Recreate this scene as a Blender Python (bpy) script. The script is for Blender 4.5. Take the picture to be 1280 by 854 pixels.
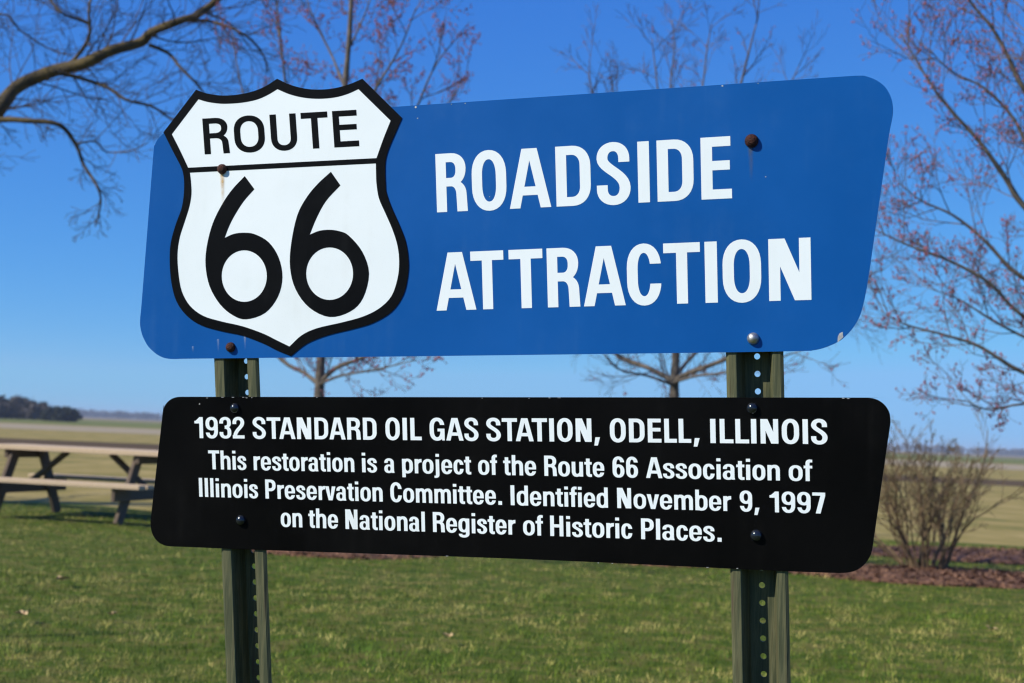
import bpy, bmesh, math, random
import numpy as np
from mathutils import Vector, Matrix
from mathutils.geometry import delaunay_2d_cdt

for o in list(bpy.data.objects):
    bpy.data.objects.remove(o, do_unlink=True)
SC = bpy.context.scene
COL = SC.collection
rad = math.radians

# ------------------------------------------------------------------ camera
FPX, CX, CY = 1778.0, 640.0, 427.0            # focal length and centre in photograph pixels (1280 wide)
PITCH, ROLL, CAMH = rad(3.70), rad(2.40), 1.10
fwd = Vector((0, math.cos(PITCH), math.sin(PITCH)))
up0 = Vector((0, -math.sin(PITCH), math.cos(PITCH)))
c_r = math.cos(ROLL) * Vector((1, 0, 0)) + math.sin(ROLL) * up0
c_u = -math.sin(ROLL) * Vector((1, 0, 0)) + math.cos(ROLL) * up0
CAM = Vector((0, 0, CAMH))
cd = bpy.data.cameras.new('camera')
cam = bpy.data.objects.new('camera', cd)
COL.objects.link(cam)
cam.matrix_world = Matrix(((c_r.x, c_u.x, -fwd.x, CAM.x), (c_r.y, c_u.y, -fwd.y, CAM.y),
                           (c_r.z, c_u.z, -fwd.z, CAM.z), (0, 0, 0, 1)))
cd.sensor_width = 36.0
cd.lens = FPX / 1280 * 36.0
cd.clip_start = 0.05
cd.clip_end = 12000
cd.dof.use_dof = True
cd.dof.focus_distance = 2.13
cd.dof.aperture_fstop = 8.0
SC.camera = cam

def ray(px, py):
    return (px - CX) / FPX * c_r - (py - CY) / FPX * c_u + fwd
def at(px, py, z):
    return CAM + z * ray(px, py)
def ground(px, py, h=0.0):
    r = ray(px, py)
    t = (h - CAM.z) / r.z
    return CAM + t * r

# the plane of the sign (directions in camera axes: right, down, forward)
def cam_dir(x, y, z):
    return (x * c_r - y * c_u + z * fwd).normalized()
dn = Vector((0.031, 0.997, -0.045)).normalized()
rt = Vector((0.9586, 0.0, -0.284))
rt.y = -(rt.x * dn.x + rt.z * dn.z) / dn.y
rt.normalize()
S_R, S_D = cam_dir(*rt), cam_dir(*dn)          # along the sign, down the sign
S_N = S_R.cross(S_D).normalized()              # into the sign, away from the viewer
if S_N.dot(fwd) < 0: S_N = -S_N
S_0 = at(943, 460, 2.03)
def on_sign(px, py, off=0.0):
    """point of the sign plane seen at a photograph pixel, off metres in front of the plane"""
    r = ray(px, py)
    p0 = S_0 - off * S_N
    return CAM + r * ((p0 - CAM).dot(S_N) / r.dot(S_N))

# ------------------------------------------------------------------ light
to_sun = (-1.05 * S_R - 1.27 * S_D - 1.0 * S_N).normalized()
elev = math.asin(to_sun.z)
azim = math.atan2(to_sun.x, to_sun.y)          # clockwise from +Y
world = bpy.data.worlds.new('World')
SC.world = world
world.use_nodes = True
wn, wl = world.node_tree.nodes, world.node_tree.links
bg = wn['Background']
sky = wn.new('ShaderNodeTexSky')
sky.sky_type = 'NISHITA'
sky.sun_disc = False
sky.sun_elevation = elev
sky.sun_rotation = azim
sky.altitude = 10000
sky.air_density = 3.0
sky.dust_density = 0.0
sky.ozone_density = 8.0
# colour response of the film for the sky: one power and gain per channel
sep = wn.new('ShaderNodeSeparateColor'); com = wn.new('ShaderNodeCombineColor')
bg.inputs[1].default_value = 0.10
wl.new(sky.outputs[0], sep.inputs[0])
for ch, (gm, gain) in enumerate(((1.33, 1.30), (0.93, 0.96), (0.39, 0.915))):
    pw = wn.new('ShaderNodeMath'); pw.operation = 'POWER'; pw.inputs[1].default_value = gm
    ml = wn.new('ShaderNodeMath'); ml.operation = 'MULTIPLY'; ml.inputs[1].default_value = gain * 10 ** (1 - gm)
    wl.new(sep.outputs[ch], pw.inputs[0]); mn = wn.new('ShaderNodeMath'); mn.operation = 'MINIMUM'; mn.inputs[1].default_value = (2.2, 4.8, 9.0)[ch]
    wl.new(pw.outputs[0], ml.inputs[0]); wl.new(ml.outputs[0], mn.inputs[0]); wl.new(mn.outputs[0], com.inputs[ch])
wl.new(com.outputs[0], bg.inputs[0])
sd = bpy.data.lights.new('sun', 'SUN')
sd.energy = 5.0
sd.angle = rad(0.53)
sd.color = (1.0, 0.96, 0.86)
sun = bpy.data.objects.new('sun', sd)
COL.objects.link(sun)
sun.rotation_euler = to_sun.to_track_quat('Z', 'Y').to_euler()
sun.location = (0, 0, 30)
vs = SC.view_settings
vs.view_transform = 'Standard'
vs.look = 'None'
vs.exposure = 0.12
vs.gamma = 1.0
vs.use_curve_mapping = False
SC.render.engine = 'CYCLES'
SC.cycles.use_denoising = True
SC.cycles.filter_width = 1.25
SC.cycles.max_bounces = 6
SC.cycles.transparent_max_bounces = 8

# ------------------------------------------------------------------ materials
def mat(name, c1, c2=None, scale=8.0, detail=6.0, rough=0.6, rough2=None, bump=0.0, bscale=None, metal=0.0,
        spec=0.5, stretch=(1, 1, 1), lo=0.35, hi=0.65, coat=0.0):
    m = bpy.data.materials.new(name)
    m.use_nodes = True
    n, l = m.node_tree.nodes, m.node_tree.links
    b = n['Principled BSDF']
    b.inputs['Roughness'].default_value = rough
    b.inputs['Metallic'].default_value = metal
    b.inputs['Specular IOR Level'].default_value = spec
    b.inputs['Coat Weight'].default_value = coat
    tc = n.new('ShaderNodeTexCoord')
    mp = n.new('ShaderNodeMapping')
    mp.inputs['Scale'].default_value = stretch
    l.new(tc.outputs['Object'], mp.inputs['Vector'])
    nz = n.new('ShaderNodeTexNoise')
    nz.inputs['Scale'].default_value = scale
    nz.inputs['Detail'].default_value = detail
    nz.inputs['Roughness'].default_value = 0.62
    l.new(mp.outputs[0], nz.inputs['Vector'])
    rp = n.new('ShaderNodeValToRGB')
    rp.color_ramp.elements[0].position = lo
    rp.color_ramp.elements[1].position = hi
    rp.color_ramp.elements[0].color = (*c1, 1)
    rp.color_ramp.elements[1].color = (*(c2 or c1), 1)
    l.new(nz.outputs['Fac'], rp.inputs[0])
    l.new(rp.outputs[0], b.inputs['Base Color'])
    if rough2 is not None:
        mr = n.new('ShaderNodeMapRange')
        mr.inputs['From Min'].default_value = lo
        mr.inputs['From Max'].default_value = hi
        mr.inputs['To Min'].default_value = rough
        mr.inputs['To Max'].default_value = rough2
        l.new(nz.outputs['Fac'], mr.inputs['Value'])
        l.new(mr.outputs[0], b.inputs['Roughness'])
    if bump:
        nb = n.new('ShaderNodeTexNoise')
        nb.inputs['Scale'].default_value = bscale or scale * 4
        nb.inputs['Detail'].default_value = 5
        l.new(mp.outputs[0], nb.inputs['Vector'])
        bp = n.new('ShaderNodeBump')
        bp.inputs['Strength'].default_value = bump
        bp.inputs['Distance'].default_value = 0.01
        l.new(nb.outputs['Fac'], bp.inputs['Height'])
        l.new(bp.outputs[0], b.inputs['Normal'])
    return m

M_blue = mat('blue_sign_sheeting', (0.0035, 0.080, 0.298), (0.005, 0.095, 0.345), scale=3.2, detail=9, rough=0.35, rough2=0.45, spec=0.12)
M_white = mat('white_sheeting', (0.79, 0.84, 0.825), (0.825, 0.87, 0.855), scale=6, rough=0.5, spec=0.3)
M_black = mat('black_sheeting', (0.0022, 0.0021, 0.002), (0.0038, 0.0036, 0.0034), scale=5, detail=8, rough=0.3, rough2=0.4, spec=0.05)
M_ink = mat('black_print', (0.0028, 0.003, 0.0034), (0.0042, 0.0045, 0.005), scale=9, rough=0.4, spec=0.06)
def weather(m, colr, amount, sc=(55, 55, 2.2), blot=7.0):
    """water streaks and dusty blotches that belong to the painted face"""
    n, l = m.node_tree.nodes, m.node_tree.links
    b = n['Principled BSDF']; src = b.inputs['Base Color'].links[0].from_socket
    tc = n.new('ShaderNodeTexCoord'); mp = n.new('ShaderNodeMapping'); mp.inputs['Scale'].default_value = sc
    l.new(tc.outputs['Object'], mp.inputs['Vector'])
    n1 = n.new('ShaderNodeTexNoise'); n1.inputs['Scale'].default_value = 1.0; n1.inputs['Detail'].default_value = 4
    n2 = n.new('ShaderNodeTexNoise'); n2.inputs['Scale'].default_value = blot; n2.inputs['Detail'].default_value = 9; n2.inputs['Roughness'].default_value = .7
    n3 = n.new('ShaderNodeTexNoise'); n3.inputs['Scale'].default_value = 420; n3.inputs['Detail'].default_value = 2
    l.new(mp.outputs[0], n1.inputs['Vector']); l.new(tc.outputs['Object'], n2.inputs['Vector']); l.new(tc.outputs['Object'], n3.inputs['Vector'])
    def rng(sock, a, bb, to):
        r = n.new('ShaderNodeMapRange'); r.inputs['From Min'].default_value = a; r.inputs['From Max'].default_value = bb; r.inputs['To Max'].default_value = to
        l.new(sock, r.inputs['Value']); return r.outputs[0]
    def math_(op, a, c):
        x = n.new('ShaderNodeMath'); x.operation = op; l.new(a, x.inputs[0]); l.new(c, x.inputs[1]); return x.outputs[0]
    st = rng(n1.outputs['Fac'], .48, .75, 1.0); bl = rng(n2.outputs['Fac'], .46, .70, 1.0); sp = rng(n3.outputs['Fac'], .72, .80, .8)
    f = math_('ADD', math_('MULTIPLY', st, bl), math_('MULTIPLY', bl, rng(n2.outputs['Fac'], .40, .9, .6)))
    f = math_('ADD', f, sp)
    am = n.new('ShaderNodeMath'); am.operation = 'MULTIPLY'; am.use_clamp = True; am.inputs[1].default_value = amount; l.new(f, am.inputs[0])
    mx = n.new('ShaderNodeMix'); mx.data_type = 'RGBA'; mx.inputs['B'].default_value = (*colr, 1)
    l.new(am.outputs[0], mx.inputs['Factor']); l.new(src, mx.inputs['A']); l.new(mx.outputs['Result'], b.inputs['Base Color'])
weather(M_blue, (.12, .25, .44), .11)
weather(M_white, (.50, .49, .40), .14)
weather(M_black, (.16, .15, .14), .022)
weather(M_ink, (.16, .16, .16), .03)
M_edge = mat('aluminium_edge', (0.35, 0.36, 0.37), (0.6, 0.6, 0.6), scale=60, rough=0.45, metal=0.6)
M_chip = mat('bare_aluminium', (0.33, 0.33, 0.33), (0.5, 0.5, 0.48), scale=120, rough=0.6, metal=0.2)
M_post = mat('green_painted_steel', (0.045, 0.052, 0.028), (0.085, 0.084, 0.040), scale=110, detail=9, rough=0.45, rough2=0.7,
             stretch=(1, 1, 0.03), bump=0.15, bscale=240, lo=0.30, hi=0.60, spec=0.2)
_r = [x for x in M_post.node_tree.nodes if x.bl_idname == 'ShaderNodeValToRGB'][0].color_ramp
_e = _r.elements.new(0.46); _e.color = (0.070, 0.076, 0.038, 1)
_e = _r.elements.new(0.54); _e.color = (0.115, 0.112, 0.055, 1)
_e = _r.elements.new(0.68); _e.color = (0.075, 0.058, 0.034, 1)
M_rust = mat('rusty_steel', (0.022, 0.006, 0.003), (0.085, 0.020, 0.008), scale=190, rough=0.6, spec=0.3, bump=0.5, bscale=500, metal=0.1)
M_zinc = mat('zinc_plated_steel', (0.30, 0.29, 0.27), (0.5, 0.49, 0.47), scale=160, rough=0.32, rough2=0.5, metal=0.85, bump=0.1)
M_boltblack = mat('black_painted_bolt', (0.008, 0.010, 0.014), (0.012, 0.015, 0.02), scale=90, rough=0.16, spec=0.6)
M_plank = mat('pale_planks', (0.48, 0.345, 0.21), (0.60, 0.445, 0.28), scale=9, detail=10, rough=0.85, stretch=(1, 14, 14), bump=0.3)  # table top and bench boards, paler than the frame wood
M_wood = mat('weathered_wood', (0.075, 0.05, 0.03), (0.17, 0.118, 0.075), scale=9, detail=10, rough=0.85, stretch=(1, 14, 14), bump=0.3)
M_bark_moss = mat('mossy_bark', (0.035, 0.026, 0.015), (0.13, 0.088, 0.026), scale=7, detail=9, rough=0.9, bump=0.8, bscale=40)
M_bark = mat('grey_brown_bark', (0.075, 0.06, 0.046), (0.17, 0.135, 0.10), scale=14, detail=8, rough=0.9, bump=0.6, bscale=60)
M_twig = mat('twig_bark', (0.07, 0.05, 0.042), (0.15, 0.11, 0.09), scale=9, rough=0.85)
M_twig_dark = mat('dark_twig_bark', (0.035, 0.024, 0.017), (0.085, 0.058, 0.038), scale=9, rough=0.85)
M_bud = mat('red_maple_buds', (0.19, 0.05, 0.075), (0.38, 0.13, 0.16), scale=6, rough=0.7)
M_bushbud = mat('olive_buds', (0.12, 0.10, 0.03), (0.24, 0.19, 0.06), scale=5, rough=0.7)
M_bushstem = mat('shrub_stem', (0.095, 0.06, 0.028), (0.27, 0.175, 0.088), scale=11, rough=0.9)
M_mulch = mat('bark_mulch', (0.06, 0.024, 0.009), (0.22, 0.10, 0.05), scale=16, detail=10, rough=0.95, bump=1.0, bscale=40)
M_mulchchip = mat('mulch_chips', (0.04, 0.017, 0.008), (0.30, 0.15, 0.078), scale=3, detail=10, rough=0.95)
M_wood_far = mat('bare_woodland', (0.032, 0.026, 0.021), (0.075, 0.06, 0.046), scale=0.3, rough=1.0)
M_ever = mat('dark_evergreen', (0.008, 0.013, 0.008), (0.018, 0.025, 0.014), scale=0.6, rough=1.0)
M_leaf = mat('dry_leaf', (0.42, 0.28, 0.12), (0.58, 0.42, 0.22), scale=30, rough=0.9)

def ramp_material(name, stops, scale, detail=8, rough=0.95, stretch=(1, 1, 1), bump=0.6, bscale=60, fine=None):
    m = mat(name, stops[0][1], stops[-1][1], scale=scale, detail=detail, rough=rough, stretch=stretch, bump=bump, bscale=bscale, spec=0.1)
    rp = [x for x in m.node_tree.nodes if x.bl_idname == 'ShaderNodeValToRGB'][0]
    cr = rp.color_ramp
    while len(cr.elements) > 1: cr.elements.remove(cr.elements[-1])
    cr.elements[0].position = stops[0][0]; cr.elements[0].color = (*stops[0][1], 1)
    for p, c in stops[1:]:
        e = cr.elements.new(p); e.color = (*c, 1)
    return m
M_lawn = ramp_material('lawn', [(0.30, (0.035, 0.062, 0.005)), (0.47, (0.07, 0.10, 0.010)), (0.58, (0.12, 0.115, 0.024)), (0.72, (0.18, 0.145, 0.04))], 5.0, detail=12)
M_field = ramp_material('dry_field', [(0.30, (0.13, 0.135, 0.03)), (0.46, (0.265, 0.205, 0.058)), (0.70, (0.40, 0.295, 0.11))], 0.9, detail=12, stretch=(1, .55, 1), bump=0.8, bscale=8)
M_plough = ramp_material('ploughed_soil', [(0.3, (0.075, 0.048, 0.022)), (0.7, (0.14, 0.092, 0.045))], 0.3, detail=10, stretch=(0.3, 2, 1))
M_verge = ramp_material('green_field', [(0.3, (0.10, 0.13, 0.028)), (0.7, (0.21, 0.20, 0.055))], 0.05, detail=10, stretch=(1, 3, 1))
M_road = ramp_material('pale_road', [(0.3, (0.29, 0.23, 0.14)), (0.7, (0.40, 0.32, 0.20))], 0.4, detail=8)

# grass blades: colour from a per-blade attribute
M_blade = bpy.data.materials.new('grass_blades')
M_blade.use_nodes = True
_n, _l = M_blade.node_tree.nodes, M_blade.node_tree.links
_a = _n.new('ShaderNodeAttribute'); _a.attribute_name = 'tint'
_l.new(_a.outputs['Color'], _n['Principled BSDF'].inputs['Base Color'])
_n['Principled BSDF'].inputs['Roughness'].default_value = 0.7
_n['Principled BSDF'].inputs['Specular IOR Level'].default_value = 0.25

# ------------------------------------------------------------------ object helpers
def tag(o, label=None, cat=None, group=None, kind=None):
    if label: o['label'] = label
    if cat: o['category'] = cat
    if group: o['group'] = group
    if kind: o['kind'] = kind
    return o
def link(name, me, parent=None, origin=None):
    o = bpy.data.objects.new(name, me)
    COL.objects.link(o)
    if parent is not None:
        o.parent = parent
    return o
def mesh_obj(name, V, F, mats, parent=None, mi=None, smooth=False, origin=None):
    """V in world coordinates; stored relative to origin (the parent's place, or the thing's own base)"""
    if not isinstance(mats, (list, tuple)): mats = [mats]
    base = origin if origin is not None else (parent.matrix_world.translation if parent is not None else Vector((0, 0, 0)))
    if parent is not None and origin is None:
        base = ROOT_LOC.get(parent.name, Vector((0, 0, 0)))
    me = bpy.data.meshes.new(name)
    me.from_pydata([tuple(Vector(v) - base) for v in V], [], F)
    for m in mats: me.materials.append(m)
    if mi is not None: me.polygons.foreach_set('material_index', mi)
    if smooth: me.polygons.foreach_set('use_smooth', [True] * len(me.polygons))
    me.update()
    o = link(name, me, parent)
    if parent is None:
        o.location = base
    ROOT_LOC[o.name] = base
    return o
ROOT_LOC = {}
def thing(name, loc, label, cat, group=None):
    o = bpy.data.objects.new(name, None)
    o.empty_display_size = 0.1
    COL.objects.link(o)
    o.location = loc
    ROOT_LOC[o.name] = Vector(loc)
    return tag(o, label, cat, group)

# ------------------------------------------------------------------ 2D outlines: union / difference by order
def ccw(p):
    a = sum(p[i][0] * p[(i + 1) % len(p)][1] - p[(i + 1) % len(p)][0] * p[i][1] for i in range(len(p)))
    return p if a > 0 else p[::-1]
def region(ops):
    vs_, fs_ = [], []
    for s, p in ops:
        q = []
        for a in ccw(list(p)):
            if not q or (abs(a[0] - q[-1][0]) + abs(a[1] - q[-1][1])) > 1e-6: q.append(a)
        if abs(q[0][0] - q[-1][0]) + abs(q[0][1] - q[-1][1]) < 1e-6: q.pop()
        fs_.append(list(range(len(vs_), len(vs_) + len(q))))
        vs_ += [Vector((a[0], a[1])) for a in q]
    r = delaunay_2d_cdt(vs_, [], fs_, 0, 1e-6, True)
    ov, of, orig = r[0], r[2], r[5]
    tris = [list(f) for f, og in zip(of, orig) if og and ops[max(og)][0] > 0]
    used = sorted({i for t in tris for i in t})
    mp = {u: k for k, u in enumerate(used)}
    return [(ov[u][0], ov[u][1]) for u in used], [[mp[i] for i in t] for t in tris]

def bez(p0, p1, p2, p3, n=8):
    out = []
    for i in range(1, n + 1):
        t = i / n; u = 1 - t
        out.append((u**3 * p0[0] + 3 * u * u * t * p1[0] + 3 * u * t * t * p2[0] + t**3 * p3[0],
                    u**3 * p0[1] + 3 * u * u * t * p1[1] + 3 * u * t * t * p2[1] + t**3 * p3[1]))
    return out
KAP = 0.60
def path(*cmds):
    pts = []
    for c in cmds:
        k = c[0]
        if k in 'ML': pts.append((c[1], c[2]))
        elif k == 'h':                      # quarter arc leaving horizontally
            x0, y0 = pts[-1]; x, y = c[1], c[2]
            pts += bez((x0, y0), (x0 + KAP * (x - x0), y0), (x, y - KAP * (y - y0)), (x, y))
        elif k == 'v':                      # quarter arc leaving vertically
            x0, y0 = pts[-1]; x, y = c[1], c[2]
            pts += bez((x0, y0), (x0, y0 + KAP * (y - y0)), (x - KAP * (x - x0), y), (x, y))
        elif k == 'C':
            pts += bez(pts[-1], (c[1], c[2]), (c[3], c[4]), (c[5], c[6]), 12)
    return pts
def rect(x0, y0, x1, y1): return [(x0, y0), (x1, y0), (x1, y1), (x0, y1)]
def oval(x0, y0, x1, y1, ry=None):
    xm = (x0 + x1) / 2
    ry = min(ry or 9, (y1 - y0) / 2)
    return path(('M', xm, y0), ('h', x1, y0 + ry), ('L', x1, y1 - ry), ('v', xm, y1), ('h', x0, y1 - ry), ('L', x0, y0 + ry), ('v', xm, y0))
def stroke(pts, sx, sy):
    """ribbon along pts; sx is the thickness of upright, sy of level strokes"""
    L, R = [], []
    for i in range(len(pts)):
        a = pts[max(0, i - 1)]; b = pts[min(len(pts) - 1, i + 1)]
        tx, ty = b[0] - a[0], b[1] - a[1]
        ln = math.hypot(tx, ty) or 1
        nx, ny = -ty / ln, tx / ln
        L.append((pts[i][0] + nx * sx / 2, pts[i][1] + ny * sy / 2))
        R.append((pts[i][0] - nx * sx / 2, pts[i][1] - ny * sy / 2))
    return L + R[::-1]

XH = 0.72
def glyph(ch, W, s=0.18, h=0.145):
    """outline of one letter, cap height 1, width W: list of (sign, polygon)"""
    A = []
    add = lambda p: A.append((1, p))
    sub = lambda p: A.append((-1, p))
    q = s * 0.96; g = h * 0.84
    if ch in 'OCG':
        add(oval(0, -.015, W, 1.015, .40)); sub(oval(s, h - .01, W - s, 1.01 - h, .27))
        if ch == 'C': sub(rect(W - s - .03, .345, W + .1, .675))
        if ch == 'G':
            sub(rect(W - s - .03, .5, W + .1, .69)); add(rect(W * .53, .40, W, .525)); add(rect(W - s, .10, W, .42)); add(rect(W - s * .62, 0, W, .3))
    elif ch == 'R':
        b = W * .965
        add(rect(0, 0, s, 1))
        add(path(('M', 0, 1), ('L', W * .5, 1), ('h', b, .74), ('v', W * .5, .44), ('L', 0, .44)))
        sub(path(('M', s, 1 - h), ('L', W * .48, 1 - h), ('h', b - s, .735), ('L', b - s, .70), ('v', W * .48, .58), ('L', s, .58)))
        add(path(('M', s * .5, .50), ('L', W * .5, .545), ('h', b + .005, .30), ('L', W, 0), ('L', W - s * 1.02, 0), ('L', b + .005 - s, .29), ('v', W * .48, .435), ('L', s * .5, .435)))
    elif ch == 'P':
        add(rect(0, 0, s, 1))
        add(path(('M', 0, 1), ('L', W * .5, 1), ('h', W, .735), ('L', W, .67), ('v', W * .5, .39), ('L', 0, .39)))
        sub(path(('M', s, 1 - h), ('L', W * .48, 1 - h), ('h', W - s, .72), ('L', W - s, .67), ('v', W * .48, .39 + h), ('L', s, .39 + h)))
    elif ch == 'D':
        add(path(('M', 0, 0), ('L', 0, 1), ('L', W * .48, 1), ('h', W, .66), ('L', W, .34), ('v', W * .48, 0)))
        sub(path(('M', s, h), ('L', s, 1 - h), ('L', W * .46, 1 - h), ('h', W - s, .68), ('L', W - s, .32), ('v', W * .46, h)))
    elif ch == 'A':
        t = .13 * s / .18; f = s * 1.0
        add([(0, 0), (W / 2 - t, 1), (W / 2 + t, 1), (W, 0)])
        sub([(f, 0), (W / 2, .80), (W - f, 0)])
        k = (W / 2 - f) / .80
        add([(f + .215 * k - .03, .215), (W - f - .215 * k + .03, .215), (W - f - .36 * k + .03, .36), (f + .36 * k - .03, .36)])
    elif ch == 'S':
        a, b, m = s / 2, W - s / 2, W / 2
        add(stroke(path(('M', b - .012, .685), ('L', b - .012, .745), ('v', m, .945), ('h', a + .005, .755), ('C', a + .005, .58, b, .50, b, .265), ('v', m, .055), ('h', a, .245), ('L', a, .315)), s, h))
    elif ch == 'I': add(rect(0, 0, W, 1))
    elif ch == 'E':
        add(rect(0, 0, s, 1)); add(rect(0, 0, W, h + .005)); add(rect(0, 1 - h - .005, W * .975, 1)); add(rect(0, .465, W * .945, .615))
    elif ch == 'L': add(rect(0, 0, s, 1)); add(rect(0, 0, W, h + .01))
    elif ch == 'T': add(rect(W / 2 - s / 2, 0, W / 2 + s / 2, 1)); add(rect(0, 1 - h - .01, W, 1))
    elif ch == 'H': add(rect(0, 0, s, 1)); add(rect(W - s, 0, W, 1)); add(rect(0, .43, W, .43 + h))
    elif ch == 'N':
        add(rect(0, 0, s, 1)); add(rect(W - s, 0, W, 1)); add([(0, 1), (s * 1.43, 1), (W, 0), (W - s * 1.43, 0)])
    elif ch == 'U':
        add(path(('M', 0, 1), ('L', 0, .34), ('v', W / 2, -.015), ('h', W, .34), ('L', W, 1), ('L', W - s, 1), ('L', W - s, .32), ('v', W / 2, h - .015), ('h', s, .32), ('L', s, 1)))
    elif ch in '69':
        add(oval(0, -.015, W, 1.015, .34)); sub(oval(s, h - .02, W - s, 1.02 - h, .22)); sub(rect(s, -.1, W + .1, .735))
        add(oval(0, -.015, W, .63, .30)); sub(oval(s, h - .03, W - s, .645 - h, .19))
        if ch == '9': A[:] = [(sg, [(W - x, 1 - y) for x, y in p]) for sg, p in A]
    elif ch == '1':
        add(rect(W - s, 0, W, 1)); add([(0, .70), (0, .815), (.07, .83), (W - s * .9, 1), (W - s * .5, 1), (W - s * .5, .7)])
    elif ch == '3':
        a, b, m = s / 2, W - s / 2, W / 2
        add(stroke(path(('M', a, .70), ('L', a, .76), ('v', m, .945), ('h', b - .01, .76), ('L', b - .01, .70), ('v', m * .9, .535)), s, g + .01))
        add(stroke(path(('M', m * .9, .525), ('h', b, .32), ('L', b, .25), ('v', m, .055), ('h', a, .24), ('L', a, .30)), s, g + .01))
    elif ch == '2':
        a, b, m = s / 2, W - s / 2, W / 2
        add(stroke(path(('M', a, .68), ('L', a, .745), ('v', m, .945), ('h', b, .75), ('C', b, .52, a + .04, .42, a + .02, .08)), s, h))
        add(rect(0, 0, W, h))
    elif ch == '7':
        add(rect(0, 1 - h, W, 1)); add([(W - s * 1.1, .90), (W, .90), (W, .85), (W * .62, 0), (W * .25, 0)])
    elif ch == ',': add([(.05, .20), (.24, .20), (.145, -.155), (0, -.155)])
    elif ch == '.': add(rect(0, 0, .185, .19))
    elif ch in 'oce':
        add(oval(0, -.015, W, XH + .015, .30)); sub(oval(q, g - .01, W - q, XH + .01 - g, .19))
        if ch == 'c': sub(rect(W - q - .03, .265, W + .1, .475))
        if ch == 'e': add(rect(q * .5, .305, W - q * .5, .405)); sub(rect(W - q - .03, .215, W + .1, .305))
    elif ch in 'bdp':
        add(oval(0, -.015, W, XH + .015, .27)); sub(oval(q, g - .01, W - q, XH + .01 - g, .17))
        if ch == 'b': add(rect(0, 0, q, 1))
        if ch == 'd': add(rect(W - q, 0, W, 1))
        if ch == 'p': add(rect(0, -.21, q, XH))
    elif ch == 'g':
        add(oval(0, .03, W, XH + .015, .27)); sub(oval(q, g + .03, W - q, XH + .01 - g, .17)); add(rect(W - q, -.02, W, XH))
        add(stroke(path(('M', W - q / 2, .1), ('L', W - q / 2, -.03), ('v', W * .48, -.165), ('h', q / 2 + .01, -.07), ('L', q / 2 + .01, -.045)), q, g))
    elif ch in 'nhu':
        def arch(x0, x1):
            return path(('M', x1 - q, 0), ('L', x1, 0), ('L', x1, .48), ('v', x0 + (x1 - x0) * .60, XH + .015), ('h', x0 + q * .5, .56), ('L', x0 + q * .5, .38), ('L', x0 + q, .46),
                        ('v', x0 + (x1 - x0) * .54, XH - g - .005), ('h', x1 - q, .45))
        add(rect(0, 0, q, 1 if ch == 'h' else XH)); add(arch(0, W))
        if ch == 'u': A[:] = [(sg, [(W - x, XH - y) for x, y in p]) for sg, p in A]
    elif ch == 'm':
        def arch(x0, x1):
            return path(('M', x1 - q, 0), ('L', x1, 0), ('L', x1, .48), ('v', x0 + (x1 - x0) * .60, XH + .015), ('h', x0 + q * .5, .56), ('L', x0 + q * .5, .38), ('L', x0 + q, .46),
                        ('v', x0 + (x1 - x0) * .54, XH - g - .005), ('h', x1 - q, .45))
        mid = (W + q) / 2
        add(rect(0, 0, q, XH)); add(arch(0, mid)); add(arch(mid - q, W))
    elif ch == 'r':
        add(rect(0, 0, q, XH)); add(path(('M', q * .5, .42), ('L', q * .5, .56), ('v', W, XH + .01), ('L', W, XH - .155), ('h', q, .42)))
    elif ch == 'a':
        x1 = W - .02
        add(stroke(path(('M', q / 2 + .01, .50), ('L', q / 2 + .01, .53), ('v', W * .48, XH - .045), ('h', x1 - q / 2, .53), ('L', x1 - q / 2, .3)), q, g))
        add(oval(0, -.015, W - .06, .425, .2)); sub(oval(q, g - .03, x1 - q, .335, .12))
        add(rect(x1 - q, .06, x1, .5)); add([(x1 - q * .8, .12), (x1, .12), (W + .005, 0), (x1 - q * .75, 0)])
    elif ch == 's':
        a, b, m = q / 2, W - q / 2, W / 2
        add(stroke(path(('M', b - .01, .485), ('L', b - .01, .525), ('v', m, .675), ('h', a + .005, .545), ('C', a + .005, .41, b, .38, b, .20), ('v', m, .045), ('h', a, .185), ('L', a, .225)), q, g * .97))
    elif ch == 't':
        add(rect(.08, .13, .08 + q, .885)); add(rect(0, XH - g, W, XH))
        add(path(('M', .08, .3), ('L', .08, .17), ('v', .08 + q * 1.05, -.01), ('L', W, 0), ('L', W, g), ('L', .08 + q + .04, g), ('h', .08 + q, .17), ('L', .08 + q, .3)))
    elif ch == 'f':
        add(rect(.08, 0, .08 + q, .80)); add(rect(0, XH - g, W, XH))
        add(path(('M', .08, .70), ('L', .08, .83), ('v', .08 + q * 1.05, 1.01), ('L', W, 1.0), ('L', W, 1 - g), ('L', .08 + q + .04, 1 - g), ('h', .08 + q, .83), ('L', .08 + q, .70)))
    elif ch == 'i': add(rect(0, 0, W, XH)); add(rect(0, .855, W, 1.0))
    elif ch == 'l': add(rect(0, 0, W, 1))
    elif ch == 'j':
        add(rect(.06, 0, .06 + q, XH)); add(rect(.06, .855, .06 + q, 1.0))
        add(path(('M', .06 + q, .1), ('L', .06 + q, -.06), ('v', .05, -.21), ('L', -.02, -.205), ('L', -.02, -.10), ('L', .02, -.10), ('h', .06, -.055), ('L', .06, .1)))
    elif ch == 'v':
        add([(0, XH), (q * 1.1, XH), (W / 2, .19), (W - q * 1.1, XH), (W, XH), (W / 2 + .105, 0), (W / 2 - .105, 0)])
    return A
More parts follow.
